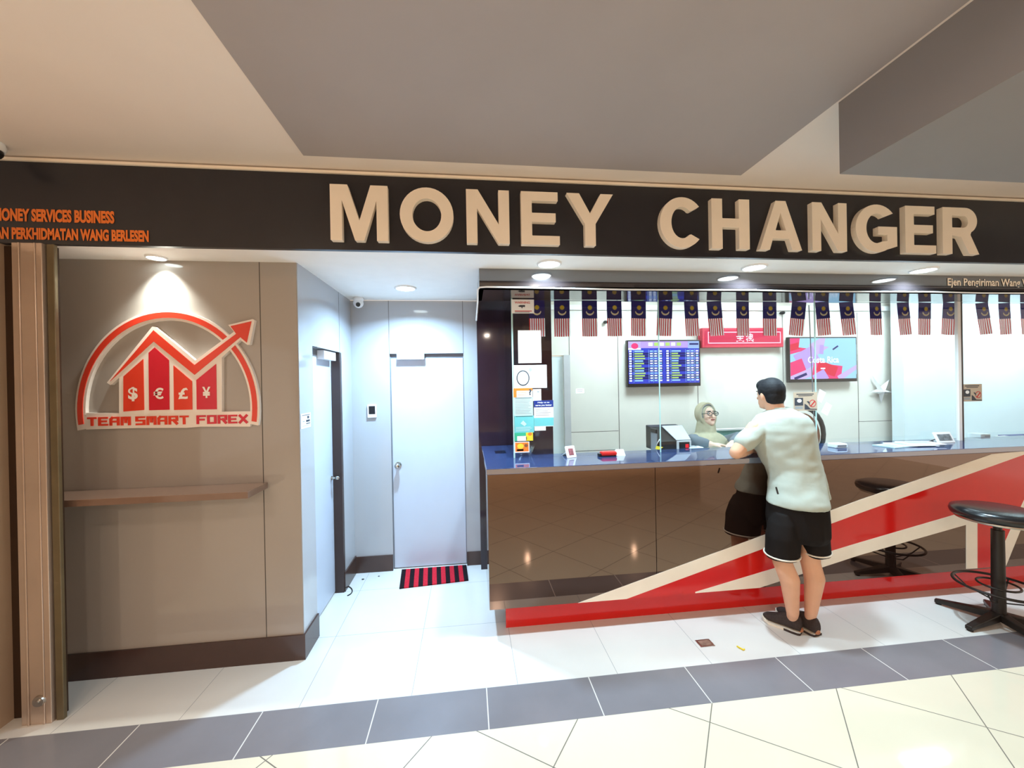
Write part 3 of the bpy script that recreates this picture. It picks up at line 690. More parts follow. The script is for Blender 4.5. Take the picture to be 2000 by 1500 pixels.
def d_no(R, T, P):
    R(.12, .08, .86, .13, 1); R(.2, .17, .8, .21, 1); R(.04, .30, .40, .72, 1); P(circ(.24, .46, .10, 12, .10), 2, .0012); R(.06, .76, .38, .9, 3)
    P([(.46, .94), (.46, .62), (.56, .7), (.7, .9), (.98, .92), (.98, .97)], 1); P(circ(.80, .62, .15, 20, .20), 4); P(circ(.80, .62, .12, 20, .16), 0, .0012); P([(.70, .74), (.74, .78), (.92, .52), (.88, .47)], 4, .0016)
    P([(.55, .5), (.62, .48), (.78, .66), (.72, .74)], 1, .0010)
sheet('no_entry_notice', (1550, 766, 1596, 802), ['beigep', 'ink', 'paper', 'inkgrey', 'redink'], 'beige picture notice with red prohibition ring beside the man', 'notice', d_no, 'prohibition notices on the glass')
sheet('no_entry_notice', (1880, 750, 1918, 784), ['beigep', 'ink', 'paper', 'inkgrey', 'redink'], 'beige picture notice with prohibition ring right of the white mullion', 'notice', d_no, 'prohibition notices on the glass')
def note(px, label):
    m = MB(); pts = xz(px, YN); m.prism(pts, YN, YN+.002); cx = sum(p[0] for p in pts)/4; cz = sum(p[1] for p in pts)/4
    for k in (-.3, 0, .3):
        q = [(cx+(p[0]-cx)*.6, cz+(p[1]-cz)*.6) for p in pts]
        a = [q[0][i]+(q[3][i]-q[0][i])*(.5+k) for i in (0, 1)]; b = [q[1][i]+(q[2][i]-q[1][i])*(.5+k) for i in (0, 1)]
        ngon(m, [(a[0], a[1]), (b[0], b[1]), (b[0], b[1]+.002), (a[0], a[1]+.002)], YN-.0006, 1)
    tag(m.build('paper_note', ['paper', 'inkgrey']), label, 'note', 'tilted notes on the glass')
note([(1601, 760), (1613, 767), (1604, 787), (1596, 781)], 'tilted white note on the glass, the upper of two')
note([(1614, 785), (1625, 792), (1616, 812), (1604, 805)], 'tilted white note on the glass, the lower of two')
# wall stickers
def wall_sheet(x0, y0, x1, y1):
    a, b = at_x(x0, (y0+y1)/2, XL+.002), at_x(x1, (y0+y1)/2, XL+.002); zt = at_x((x0+x1)/2, y0, XL+.002).z; zb = at_x((x0+x1)/2, y1, XL+.002).z
    m = MB().box((XL+.0006, a.y, zb), (XL+.002, b.y, zt), 0)
    for u0, u1, v0, v1, mi in ((.1, .9, .1, .14, 1), (.62, .82, .2, .38, 1), (.5, .9, .46, .6, 1), (.15, .35, .5, .56, 2), (.5, .92, .68, .74, 1), (.1, .9, .82, .85, 2)):
        Y0, Y1 = a.y+(b.y-a.y)*u0, a.y+(b.y-a.y)*u1; Z0, Z1 = zt+(zb-zt)*v1, zt+(zb-zt)*v0
        m.add([(XL+.0026, Y0, Z0), (XL+.0026, Y1, Z0), (XL+.0026, Y1, Z1), (XL+.0026, Y0, Z1)], [(0, 1, 2, 3)], mi)
    return m.build('wall_notice', ['paper', 'ink', 'inkgrey'])
tag(wall_sheet(588, 807, 607, 836), 'small white notice on the corridor wall before the side door', 'notice')

# ================================================================== RECESS DETAILS
kp = thing('access_keypad', (at_y(726, 803, YR).x, YR, at_y(726, 815, YR).z), 'white access keypad with dark face on wall left of door', 'keypad')
a, b = at_y(718, 816, YR-.01), at_y(735, 790, YR-.01)
box('housing', (a.x, YR-.018, a.z), (b.x, YR, b.z), 'white', kp, .004)
a2, b2 = at_y(720.5, 809, YR-.018), at_y(732.5, 793, YR-.018)
box('touch_pad', (a2.x, YR-.0195, a2.z), (b2.x, YR-.018, b2.z), 'black', kp)
cc = thing('security_camera', (at_z(698, 586, SOF).x, 3.64, SOF-.09), 'white dome security camera in the recess ceiling corner', 'camera')
c0 = (at_y(700, 592, 3.64).x, 3.64, SOF)
MB().lathe([(.04, 0), (.045, -.012), (.043, -.03), (.03, -.035)], c0, 24).build('mount', 'white', cc)
MB().ell((c0[0], c0[1], c0[2]-.05), (.044, .044, .044), 22).build('dome', 'white', cc)
MB().cyl((c0[0]+.006, c0[1]-.03, c0[2]-.065), (c0[0]+.009, c0[1]-.047, c0[2]-.075), .02, .018, 20).build('camera_lens', 'black', cc)
c2 = thing('security_camera', (-2.42, 2.2, CEIL-.08), 'white ceiling camera cut by the upper left edge', 'camera')
q = at_z(-20, 292, CEIL-.04)
MB().lathe([(.05, .04), (.055, .02), (.05, 0)], (q.x, q.y, CEIL-.04), 24).build('mount', 'white', c2)
MB().ell((q.x, q.y, CEIL-.045), (.045, .045, .04), 20).build('dome', 'black', c2)
# striped mat
mt = thing('door_mat', (-.36, 3.62, 0), 'red and black striped mat on the floor before the door', 'mat')
cs = [at_z(780, 1149, .008), at_z(915, 1133, .008), at_z(911, 1099, .008), at_z(785, 1112, .008)]
cs[2].y = min(cs[2].y, 3.745); cs[3].y = min(cs[3].y, 3.745)
m = MB(); ns = 15
for i in range(ns):
    u0, u1 = i/ns, (i+1)/ns
    f = lambda u, v: ((cs[0]*(1-u)+cs[1]*u)*(1-v)+(cs[3]*(1-u)+cs[2]*u)*v)
    A = [f(u0, 0), f(u1, 0), f(u1, 1), f(u0, 1)]
    m.add([(p.x, p.y, .001) for p in A]+[(p.x, p.y, .011) for p in A], [(4, 5, 6, 7), (0, 1, 5, 4), (2, 3, 7, 6)]+([(3, 0, 4, 7)] if i == 0 else [])+([(1, 2, 6, 5)] if i == ns-1 else []), 0 if i % 2 else 1)
m.build('pile', ['matred', 'matblack'], mt)
# cable loop by the side door
pts = []
for i in range(22):
    t = i/21; a = math.radians(200+t*230)
    q = at_z(673+15*math.cos(a), 1154-10*math.sin(a)*-1, .004); pts.append((q.x, q.y, .005))
tag(MB().tube(pts, .004, 6).build('cable', 'rubber'), 'thin black cable curling on the floor by the side door', 'cable')
for i, (px, py, s, mt_, lb) in enumerate([(709, 1132, .012, 'black', 'small black scrap on the floor near the side door'), (740, 1126, .010, 'grey', 'small grey scrap on the floor left of the mat')]):
    q = at_z(px, py, 0); tag(MB().ell((q.x, q.y, .004), (s, s*.7, .004), 8).build('floor_scrap', mt_), lb, 'scrap')
q = at_z(1447, 1267, 0)
tag(MB().tube([(q.x-.012, q.y+.02, .004), (q.x-.006, q.y, .006), (q.x+.004, q.y-.018, .005), (q.x+.016, q.y-.012, .004)], .005, 6).build('dry_leaf', 'yellowp'), 'small pale yellow leaf scrap on floor behind the man', 'scrap')
# floor box
fb = thing('floor_box', (1.53, 2.41, 0), 'square metal floor drain set in the white tiles', 'drain')
a, b = at_z(1357, 1251, 0), at_z(1397, 1262, 0); x0, x1, y0, y1 = a.x, at_z(1386, 1250, 0).x, b.y, a.y
MB().box((x0, y0, -.01), (x1, y1, .003)).build('frame', 'metal', fb, .001)
MB().box((x0+.012, y0+.01, .003), (x1-.012, y1-.01, .0045)).build('cover', pm('rust_metal', S(150, 120, 104), .5, .4, .4, var=.3, scale=40), fb)

# ================================================================== BOOTH CONTENTS
def emat(name, col, es): return pm(name, tuple(c*.2 for c in col[:3])+(1,), .3, .3, emit=col, es=es, var=.01)
E_b, E_bd, E_w, E_g, E_c, E_p = emat('led_blue', S(50, 66, 190), 1.1), emat('led_navy', S(30, 34, 110), .9), emat('led_white', S(225, 235, 255), 1.2), emat('led_lime', S(170, 205, 110), 1.1), emat('led_cyan', S(150, 200, 235), 1.1), emat('led_mauve', S(176, 150, 220), 1.1)
E_pk, E_rd, E_pl = emat('led_pink', S(226, 60, 120), 1.0), emat('led_red', S(214, 40, 70), 1.0), emat('led_lilac', S(190, 170, 226), 1.1)
YT = YB-.09
def tv(px, label, draw, mats):
    x0, y0, x1, y1 = px; ym, xm = (y0+y1)/2, (x0+x1)/2
    X0, X1, Z0, Z1 = at_y(x0, ym, YT).x, at_y(x1, ym, YT).x, at_y(xm, y1, YT).z, at_y(xm, y0, YT).z
    t = thing('wall_screen', ((X0+X1)/2, YT, Z0), label, 'screen')
    box('housing', (X0, YT, Z0), (X1, YT+.05, Z1), 'black', t, .004)
    box('wall_bracket', (X0+.25*(X1-X0), YT+.05, Z0+.1), (X1-.25*(X1-X0), YB, Z1-.1), 'black', t)
    b = .016; m = MB(); sx0, sz0, sx1, sz1 = X0+b, Z0+b*2.6, X1-b, Z1-b
    ngon(m, rect(sx0, sz0, sx1, sz1), YT-.001, 0)
    U = lambda u, v: (sx0+u*(sx1-sx0), sz1-v*(sz1-sz0))
    def R(u0, v0, u1, v1, mi, d=.0016): a, q = U(u0, v0), U(u1, v1); ngon(m, rect(a[0], q[1], q[0], a[1]), YT-d, mi)
    def P(pts, mi, d=.0016):
        pl = clip([U(*p) for p in pts], sx0, sz0, sx1, sz1)
        if len(pl) > 2: ngon(m, pl, YT-d, mi)
    def T(s, u0, v0, u1, v1, mi): a, q = U(u0, v0), U(u1, v1); put_text(m, s, (a[0], q[1], q[0], a[1]), YT-.006, mi, .02)
    draw(R, P, T); m.build('display', mats, t); return t
def d_rates(R, P, T):
    R(0, 0, 1, .16, 5); R(0, 0, .175, .2, 2); P(circ(.09, .11, .05, 16, .07), 6, .003); R(.84, 0, 1, .17, 4); R(.86, .05, .99, .09, 1, .003)
    for k in range(6): R(.28+k*.08, .03, .34+k*.08, .11, 3 if k % 2 else 2, .003)
    for half, u in ((0, 0.0), (1, .52)):
        for r in range(13):
            v = .21+r*.058
            R(u, v, u+.48, v+.05, 1 if r % 3 else 0, .002)
            R(u+.01, v+.006, u+.045, v+.042, 2, .003)
            R(u+.085, v+.008, u+.085+random.uniform(.09, .15), v+.040, 3 if r % 4 else 4, .003)
            for c in (.30, .36, .43): R(u+c, v+.008, u+c+.038, v+.040, 2 if (r+int(c*100)) % 3 else 4, .003)
        for c in (.07, .28, .345, .41): R(u+c, .2, u+c+.004, .97, 4, .0035)
tv((1225, 664, 1368, 755), 'wall screen showing blue exchange rate rows', d_rates, [E_b, E_bd, E_w, E_g, E_c, E_p, E_pk])
def d_costa(R, P, T):
    def rp(cx, cy, w, h, a, mi, d):
        a = math.radians(a); P([(cx+(x*math.cos(a)-y*math.sin(a)), cy+1.6*(x*math.sin(a)+y*math.cos(a))) for x, y in ((-w, -h), (w, -h), (w, h), (-w, h))], mi, d)
    for i, q in enumerate([(.1, .15, .16, .12, -15, 2), (.08, .2, .09, .05, -15, 1), (.3, .1, .16, .1, 8, 0), (.5, .2, .18, .13, -30, 4), (.25, .5, .16, .14, -28, 6), (.08, .75, .14, .12, -20, 2), (.6, .3, .2, .05, -34, 5), (.72, .12, .2, .09, 12, 0), (.85, .4, .22, .2, 25, 5),
                           (.2, .9, .25, .06, -22, 4), (.15, .93, .1, .02, -22, 3), (.55, .85, .22, .13, 8, 2), (.55, .75, .15, .08, 20, 1), (.45, .95, .1, .08, -30, 7), (.9, .85, .2, .05, -30, 4), (.9, .95, .15, .03, -35, 5), (.68, .24, .05, .012, -35, 3), (.47, .28, .03, .07, 4, 7)]):
        rp(*q, .0018+i*.0002)
    T('Costa Rica', .26, .45, .73, .61, 8); R(.45, .73, .52, .76, 8, .006)
tv((1541, 658, 1674, 746), 'wall screen reading Costa Rica over banknote pictures', d_costa, [E_c, E_rd, E_pk, E_bd, E_pl, E_c, E_p, E_p, E_w])
# red LED sign
t = thing('led_sign', (3.6, YB-.08, 2.17), 'long red lit sign with white characters between the screens', 'sign')
YL = YB-.1
a, b = at_y(1372, 679, YL), at_y(1530, 640, YL)
box('housing', (a.x, YL, a.z), (b.x, YB, b.z), pm('led_housing', S(190, 50, 70), .4, .4), t, .006)
e_r = emat('led_sign_red', S(225, 60, 95), .75); e_rw = emat('led_sign_pale', S(255, 190, 210), 1.2)
m = MB(); ngon(m, rect(a.x+.03, a.z+.03, b.x-.03, b.z-.03), YL-.001, 0)
fx0, fx1, fz0, fz1 = a.x+.075, b.x-.04, a.z+.05, b.z-.05
for r in (rect(fx0, fz0, fx1, fz0+.012), rect(fx0, fz1-.012, fx1, fz1), rect(fx0, fz0, fx0+.012, fz1), rect(fx1-.012, fz0, fx1, fz1)): ngon(m, r, YL-.002, 1)
B1 = ["..#...#..", ".#######.", "...#.#...", "#########", "....#....", ".#######.", "....#....", "...#.#...", "##.....##"]
B2 = [".#...#...", "###.####.", ".#...#.#.", "##.#####.", "...#.#.#.", ".#.####..", "##...#..#", ".#.##.##.", ".#.....##"]
for ox, B in ((1440, B1), (1459, B2)):
    pX = at_y(ox-2, 664, YL).x; pz = at_y(ox, 651, YL).z; st = .0118
    for r, row in enumerate(B):
        for c, ch in enumerate(row):
            if ch == '#': ngon(m, rect(pX+c*st, pz-(r+1)*st, pX+c*st+.0108, pz-r*st-.001), YL-.002, 2)
m.build('display', [e_r, e_rw, E_w], t)
# star ornament
q = at_y(1722, 765, YB-.05); t = thing('star_ornament', (q.x, YB, q.z-.2), 'white folded paper star hung on the booth wall', 'ornament')
m = MB(); tips = [(1704, 733), (1728, 743), (1750, 764), (1720, 786), (1700, 765)]
ctr = (q.x, YB-.09, q.z)
T5 = [at_y(x, y, YB-.03) for x, y in [(1703, 733), (1737, 741), (1751, 767), (1721, 788), (1699, 766)]]
for i in range(5):
    a, b = T5[i], T5[(i+1) % 5]; mid = (a+b)/2; inn = Vector(ctr)+(mid-Vector(ctr))*.33; inn.y = YB-.03
    pv = (T5[i-1]+a)/2; inp = Vector(ctr)+(pv-Vector(ctr))*.33; inp.y = YB-.03
    m.add([ctr, inp, a], [(0, 1, 2)], 0).add([ctr, a, inn], [(0, 1, 2)], 1)
m.build('star', ['paper', 'greyl'], t)
for px, py, lb in ((1183, 629, 'small dark wall camera between the second and third flags'), (1529, 611, 'small dark wall camera right of the red lit sign')):
    q = at_y(px, py, YB-.06); t = thing('wall_camera', (q.x, YB, q.z-.02), lb, 'camera', 'small wall cameras')
    MB().ell((q.x, YB-.05, q.z), (.030, .04, .022), 14).build('camera_body', 'black', t); MB().cyl((q.x, YB-.05, q.z), (q.x, YB-.001, q.z+.01), .010).build('bracket', 'white', t)
pts = [at_y(1580+(y-600)*.045, y, YG+.06) for y in range(596, 842, 20)]
tag(MB().tube(pts, .004, 6).build('hanging_cable', 'grey'), 'thin grey cable hanging behind the glass right of the man', 'cable')
sheet('clear_sticker', (1125, 759, 1141, 768), ['paper', 'inkgrey'], 'tiny pale sticker on the glass left of the rate screen', 'sticker', lambda R, T, P: lines(R, .1, .9, .2, .95, 2, 1))
# teal partition behind the clerk
a, b = at_y(1385, 880, 4.3), at_y(1640, 833, 4.3)
tg = thing('desk_partition', ((a.x+b.x)/2, 4.3, 0), 'low teal panel behind the seated clerk', 'partition')
box('panel', (a.x, 4.3, 0), (b.x-.6, 4.34, b.z), 'green', tg)
box('top_rail', (a.x, 4.29, b.z), (b.x-.6, 4.35, b.z+.018), 'white', tg)
# inner desk
dk = thing('inner_desk', (3.5, 3.35, 0), 'pale ledge behind the glass along the counter', 'desk')
box('desk_top', (1.2, 3.125, 1.10), (8.6, 3.32, 1.125), 'boothwhite', dk, .003)
box('desk_front', (1.2, 3.30, 0), (8.6, 3.32, 1.10), 'boothwhite', dk)
# chair behind the man
ch = thing('office_chair', (3.25, 3.72, 0), 'brown office chair with black rim behind the glass by the man', 'chair')
qc = at_y(1578, 850, 3.7)
rim = []; cxh, czh = at_y(1568, 840, 3.7).x, 1.15
back = [(cxh+.24*math.cos(math.radians(a))*(1), 3.7, czh+.28*math.sin(math.radians(a))) for a in range(0, 360, 15)]
m = MB(); m.ell((cxh, 3.72, czh-.02), (.215, .05, .25), 24); m.build('backrest', 'leather', ch)
MB().tube(back, .022, 8, closed=True).build('back_rim', 'black', ch)
MB().ell((cxh, 3.98, .62), (.25, .25, .06), 24).build('seat', 'leather', ch)
MB().cyl((cxh, 3.98, .1), (cxh, 3.98, .58), .03).build('gas_lift', 'black', ch)
m = MB()
for k in range(5):
    a = 2*math.pi*k/5; m.cyl((cxh, 3.98, .1), (cxh+.28*math.cos(a), 3.98+.28*math.sin(a), .035), .025, .02, 10); m.ell((cxh+.28*math.cos(a), 3.98+.28*math.sin(a), .03), (.03, .03, .03), 10)
m.build('base', 'black', ch); box('back_support', (cxh-.03, 3.75, .6), (cxh+.03, 3.79, 1.0), 'black', ch)

# things on the counter
Z = TOPZ
def on(px, py, z=Z): return at_z(px, py, z)
# clear tray and acrylic bowl
q = on(978, 883); t = thing('acrylic_holder', (q.x, q.y, Z), 'clear acrylic leaflet holder lying on the counter corner', 'holder')
MB().box((q.x-.05, q.y-.06, Z), (q.x+.04, q.y+.06, Z+.004)).add([(q.x-.05, q.y-.06, Z+.004), (q.x+.04, q.y-.06, Z+.004), (q.x+.04, q.y-.02, Z+.05), (q.x-.05, q.y-.02, Z+.05)], [(0, 1, 2, 3)]).build('holder_body', 'acrylic', t)
q = at_z(1020, 891, Z); t = thing('glass_bowl', (q.x, 3.1, Z), 'clear glass bowl behind the orange sticker', 'bowl')
MB().lathe([(.04, 0), (.045, .005), (.06, .03), (.075, .07), (.078, .075), (.072, .072), (.055, .03), (.038, .01)], (q.x+.03, 3.1, Z), 28).build('bowl_body', 'acrylic', t)
# small clock/display
def tilted_frame(px, py, w, h, tilt, label, mats, rz=0):
    q = on(px, py); t = thing('counter_display', (q.x, q.y, Z), label, 'display'); t.rotation_euler = (0, 0, math.radians(rz))
    R = Matrix.Rotation(math.radians(-tilt), 4, 'X')
    m = MB().box((-w/2, 0, 0), (w/2, .016, h)); m.v = [tuple(R @ Vector(v)) for v in m.v]; m.build('frame', mats[0], t, .006, world=False)
    m = MB().box((-w/2+.02, -.002, .02), (w/2-.022, .0, h-.022)); m.v = [tuple(R @ Vector(v)) for v in m.v]; m.build('face', mats[1], t, world=False)
    m = MB().add([(-.02, .012, h*.6), (.02, .012, h*.6), (.02, .10, 0), (-.02, .10, 0), (-.02, .018, h*.6), (.02, .018, h*.6), (.02, .106, 0), (-.02, .106, 0)], [(0, 1, 2, 3), (4, 7, 6, 5), (0, 3, 7, 4), (1, 5, 6, 2), (3, 2, 6, 7), (0, 4, 5, 1)])
    m.v = [(v[0], v[1]+h*.6*math.sin(math.radians(tilt))*.9, v[2]*.85) for v in m.v]; m.build('stand', mats[0], t, world=False)
    return t
tilted_frame(1118, 894, .085, .095, 22, 'small white framed display leaning on the counter left end', ['white', pm('display_rose', S(150, 90, 96), .3, .4, var=.4, scale=60)], 18)
# red slot tray
q = on(1189, 892); t = thing('red_tray', (q.x, q.y+.02, Z), 'small red plastic tray on the counter', 'tray')
MB().box((q.x-.055, q.y, Z+.006), (q.x+.07, q.y+.06, Z+.038)).build('tray_body', 'redbox', t, .012, 3)
MB().box((q.x-.075, q.y+.01, Z), (q.x-.05, q.y+.05, Z+.022)).box((q.x-.05, q.y+.004, Z), (q.x+.065, q.y+.056, Z+.007)).build('tray_base', 'black', t, .003)
q = on(1211, 890); t = thing('card_stand', (q.x, q.y, Z), 'white folded card beside the red tray', 'card')
MB().add([(q.x-.03, q.y, Z), (q.x+.045, q.y, Z), (q.x+.04, q.y+.03, Z+.045), (q.x-.025, q.y+.03, Z+.045), (q.x+.045, q.y+.06, Z), (q.x-.03, q.y+.06, Z)], [(0, 1, 2, 3), (3, 2, 4, 5), (0, 5, 4, 1), (0, 3, 5), (1, 4, 2)]).build('card_body', 'paper', t)
# money counting machine
yc = 3.2
mc = thing('money_counter', (at_y(1310, 870, yc).x, yc+.1, Z), 'grey and black banknote counting machine on the counter', 'machine')
X0, X1 = at_y(1286, 870, yc).x, at_y(1349, 870, yc).x; zb = 1.127
X2 = X0+(X1-X0)*.55
m = MB().add([(X0, yc, zb), (X1, yc, zb), (X1, yc+.24, zb), (X0, yc+.24, zb), (X0, yc+.14, zb+.20), (X1, yc+.14, zb+.20), (X1, yc+.24, zb+.21), (X0, yc+.24, zb+.21), (X0, yc, zb+.09), (X1, yc, zb+.09)],
             [(3, 2, 1, 0), (0, 1, 9, 8), (8, 9, 5, 4), (4, 5, 6, 7), (2, 3, 7, 6), (0, 8, 4, 7, 3), (1, 2, 6, 5, 9)])
m.build('machine_body', 'black', mc, .006)
MB().add([(X2, yc-.002, zb+.095), (X1, yc-.002, zb+.095), (X1, yc+.135, zb+.204), (X2-.06, yc+.135, zb+.204), (X2, yc-.002, zb+.101), (X1, yc-.002, zb+.101), (X1, yc+.135, zb+.21), (X2-.06, yc+.135, zb+.21)], [(4, 5, 6, 7), (0, 3, 2, 1), (0, 1, 5, 4), (1, 2, 6, 5), (2, 3, 7, 6), (3, 0, 4, 7)]).build('hopper_lid', 'greyl', mc)
box('front_frame', (X2-.0, yc-.012, zb+.0), (X1, yc-.001, zb+.092), 'greyl', mc, .004)
m = MB().box((X2+.02, yc-.014, zb+.014), (X1-.018, yc-.012, zb+.08)); m.build('display', 'black', mc)
MB().box(((X2+X1)/2+.01, yc-.0155, zb+.03), ((X2+X1)/2+.04, yc-.014, zb+.062)).build('red_digits', emat('digits_red', S(230, 40, 50), 1), mc)
mb2 = thing('cash_box', (at_y(1283, 870, 3.3).x, 3.3, zb), 'dark grey cash drawer box left of the counting machine', 'box')
Xa, Xb = at_y(1272, 870, 3.3).x, at_y(1291, 870, 3.22).x
MB().box((Xa, 3.2, zb), (X0-.008, 3.31, zb+.16)).build('box_body', 'grey', mb2, .008)
MB().box((Xa-.006, 3.195, zb+.16), (X0-.006, 3.315, zb+.20)).build('box_lid', 'black', mb2, .01)
ngm = MB(); ngon(ngm, [(Xa+.02, zb+.11), (Xa+.04, zb+.12), (X0-.02, zb+.06), (X0-.03, zb+.04)], 3.198, 0); ngon(ngm, [(Xa+.02, zb+.02), (Xa+.06, zb+.04), (X0-.02, zb+.055), (X0-.03, zb+.03)], 3.198, 1); ngm.build('box_print', ['paper', 'yellowp'], mb2)
q = on(1372, 885, 1.127); t = thing('card_reader', (q.x, 3.2, 1.127), 'small white plastic device in front of the clerk', 'device')
MB().box((q.x-.055, 3.17, 1.127), (q.x+.075, 3.25, 1.160)).build('device_body', 'boothwhite', t, .008); MB().box((q.x-.045, 3.18, 1.16), (q.x+.02, 3.23, 1.166)).build('device_pad', 'greyl', t)
q = on(1648, 876); t = thing('tissue_box', (q.x, q.y+.12, Z), 'small clear ticket dispenser on the counter right of the man', 'dispenser')
MB().box((q.x-.05, q.y+.02, Z), (q.x+.06, q.y+.1, Z+.035)).build('dispenser_body', 'boothwhite', t, .008); MB().box((q.x-.035, q.y+.017, Z+.01), (q.x+.045, q.y+.02, Z+.025)).build('slot', 'grey', t)
for i, (px, py, w, d, rz, mt_, lb) in enumerate([(1768, 874, .26, .16, 8, 'paleblue', 'bottom leaflet of the fanned stack on the counter'), (1776, 870, .28, .17, -6, 'paper', 'middle leaflet of the fanned stack on the counter'), (1782, 867, .27, .15, -14, 'paper', 'top leaflet of the fanned stack on the counter')]):
    q = on(px, py); m = MB().box((-w/2, -d/2, 0), (w/2, d/2, .006)); 
    R = Matrix.Rotation(math.radians(rz), 4, 'Z'); m.v = [tuple(R @ Vector(v)+Vector((q.x, 2.87, Z+.0005+i*.0065))) for v in m.v]
    nn = [tuple(R @ Vector(p)+Vector((q.x, 2.87, Z+.001+i*.0065+.0062))) for p in ((-w*.4, -d*.3, 0), (w*.3, -d*.3, 0), (w*.3, d*.35, 0), (-w*.4, d*.35, 0))]
    m.add(nn, [(0, 1, 2, 3)], 1); tag(m.build('leaflet', [mt_, 'inkgrey']), lb, 'leaflet', 'leaflets on the counter')
t = tilted_frame(1851, 865, .17, .10, 25, 'white framed picture stand on the counter near the mullion', ['white', pm('display_grey', S(120, 130, 136), .3, .4, var=.5, scale=30)], 0)
q = on(1915, 872); t = thing('leaflet_box', (q.x, 3.2, 1.127), 'white leaflet box behind the right hand glass pane', 'box')
Xq = at_y(1905, 860, 3.18).x
MB().box((Xq, 3.14, 1.127), (Xq+.11, 3.24, 1.185)).build('box_body', 'boothwhite', t, .004); MB().box((Xq+.045, 3.137, 1.165), (Xq+.10, 3.14, 1.170)).build('slot', 'grey', t)
Xq = at_y(1950, 860, 3.2).x
tag(MB().box((Xq, 3.15, 1.127), (Xq+.1, 3.22, 1.15)).build('paper_pad', 'paper', bevel=.003), 'small white pad behind the glass at the right edge', 'pad')
Xq = at_y(1965, 856, 3.25).x
tag(MB().box((Xq, 3.24, 1.127), (Xq+.4, 3.31, 1.142)).build('blue_folder', 'navy', bevel=.002), 'dark blue folder lying behind the glass at the right edge', 'folder')

# ================================================================== STOOL
SX, SY = 3.665, 2.315
st = thing('bar_stool', (SX, SY, 0), 'round black bar stool with footrest ring in front of the counter', 'stool')
zs = .74
MB().lathe([(.19, 0), (.225, .012), (.232, .035), (.225, .058), (.19, .07), (.10, .074), (.005, .075)], (SX, SY, zs), 40).build('seat', 'vinylseat', st)
MB().lathe([(.20, 0), (.205, -.012), (.12, -.018), (.005, -.018)], (SX, SY, zs), 32).build('seat_plate', 'metal', st)
MB().cyl((SX, SY, .60), (SX, SY, zs-.01), .022, None, 20).build('gas_lift', 'blackmetal', st)
MB().cyl((SX, SY, .05), (SX, SY, .66), .036, .032, 24).build('pole', 'blackmetal', st)
m = MB(); m.tube([(SX+.215*math.cos(a), SY+.215*math.sin(a), .265) for a in (2*math.pi*i/40 for i in range(40))], .009, 8, closed=True); m.build('footrest_ring', 'blackmetal', st)
m = MB(); m.tube([(SX+.10*math.cos(a), SY+.10*math.sin(a), .275) for a in (2*math.pi*i/28 for i in range(28))], .007, 8, closed=True)
for k in range(4):
    a = math.radians(20+90*k); m.tube([(SX+.036*math.cos(a), SY+.036*math.sin(a), .16), (SX+.15*math.cos(a), SY+.15*math.sin(a), .2), (SX+.213*math.cos(a), SY+.213*math.sin(a), .26)], .005, 6)
m.build('footrest_struts', 'blackmetal', st)
A0 = math.radians(115)
for k in range(5):
    a = A0+2*math.pi*k/5; d = Vector((math.cos(a), math.sin(a), 0)); n_ = Vector((-d.y, d.x, 0)); c = Vector((SX, SY, 0)); L = .31
    m = MB(); P = [c+d*.03+n_*.028, c+d*L+n_*.018, c+d*L-n_*.018, c+d*.03-n_*.028]
    m.add([(p.x, p.y, h) for p, h in zip(P, (.03, .008, .008, .03))]+[(p.x, p.y, h) for p, h in zip(P, (.085, .035, .035, .085))], [(0, 1, 2, 3), (7, 6, 5, 4), (0, 4, 5, 1), (1, 5, 6, 2), (2, 6, 7, 3), (3, 7, 4, 0)])
    lg_ = m.build('leg', 'blackmetal', st, .006)
    MB().cyl(c+d*(L-.02), c+d*(L-.02)+Vector((0, 0, .012)), .016).build('foot', 'rubber', lg_)

# ================================================================== PEOPLE
def hand(mb, wrist, d, up, side, r=.0085, L=.085, curl=35):
    """palm and five fingers; d = pointing direction, up = back of the hand, side = towards the thumb"""
    d = Vector(d).normalized(); up = Vector(up); up = (up-d*up.dot(d)).normalized(); sd = d.cross(up).normalized()
    if sd.dot(Vector(side)) < 0: sd = -sd
    wrist = Vector(wrist); pe = wrist+d*L
    for k in (-1.5, -.5, .5, 1.5):
        mb.cap(wrist+sd*k*.012, pe+sd*k*.019, .014, .0105, 10)
    for k, ln in ((1.5, .072), (.5, .082), (-.5, .076), (-1.5, .058)):
        p = pe+sd*k*.020; a = 0; q = d
        for j, (fr, rr) in enumerate(((.45, 1.0), (.32, .95), (.23, .85))):
            a += math.radians(curl*(.6 if j == 0 else 1)); q = d*math.cos(a)-up*math.sin(a)
            p2 = p+q*ln*fr; mb.cap(p, p2, r*rr*1.05, r*rr, 8); p = p2
    b = wrist+d*.022+sd*.022; t1 = b+(d*.7+sd*.6-up*.25).normalized()*.042; t2 = t1+(d*.9+sd*.1-up*.4).normalized()*.032
    mb.cap(b, t1, .0125, .0105, 8); mb.cap(t1, t2, .0105, .0085, 8)

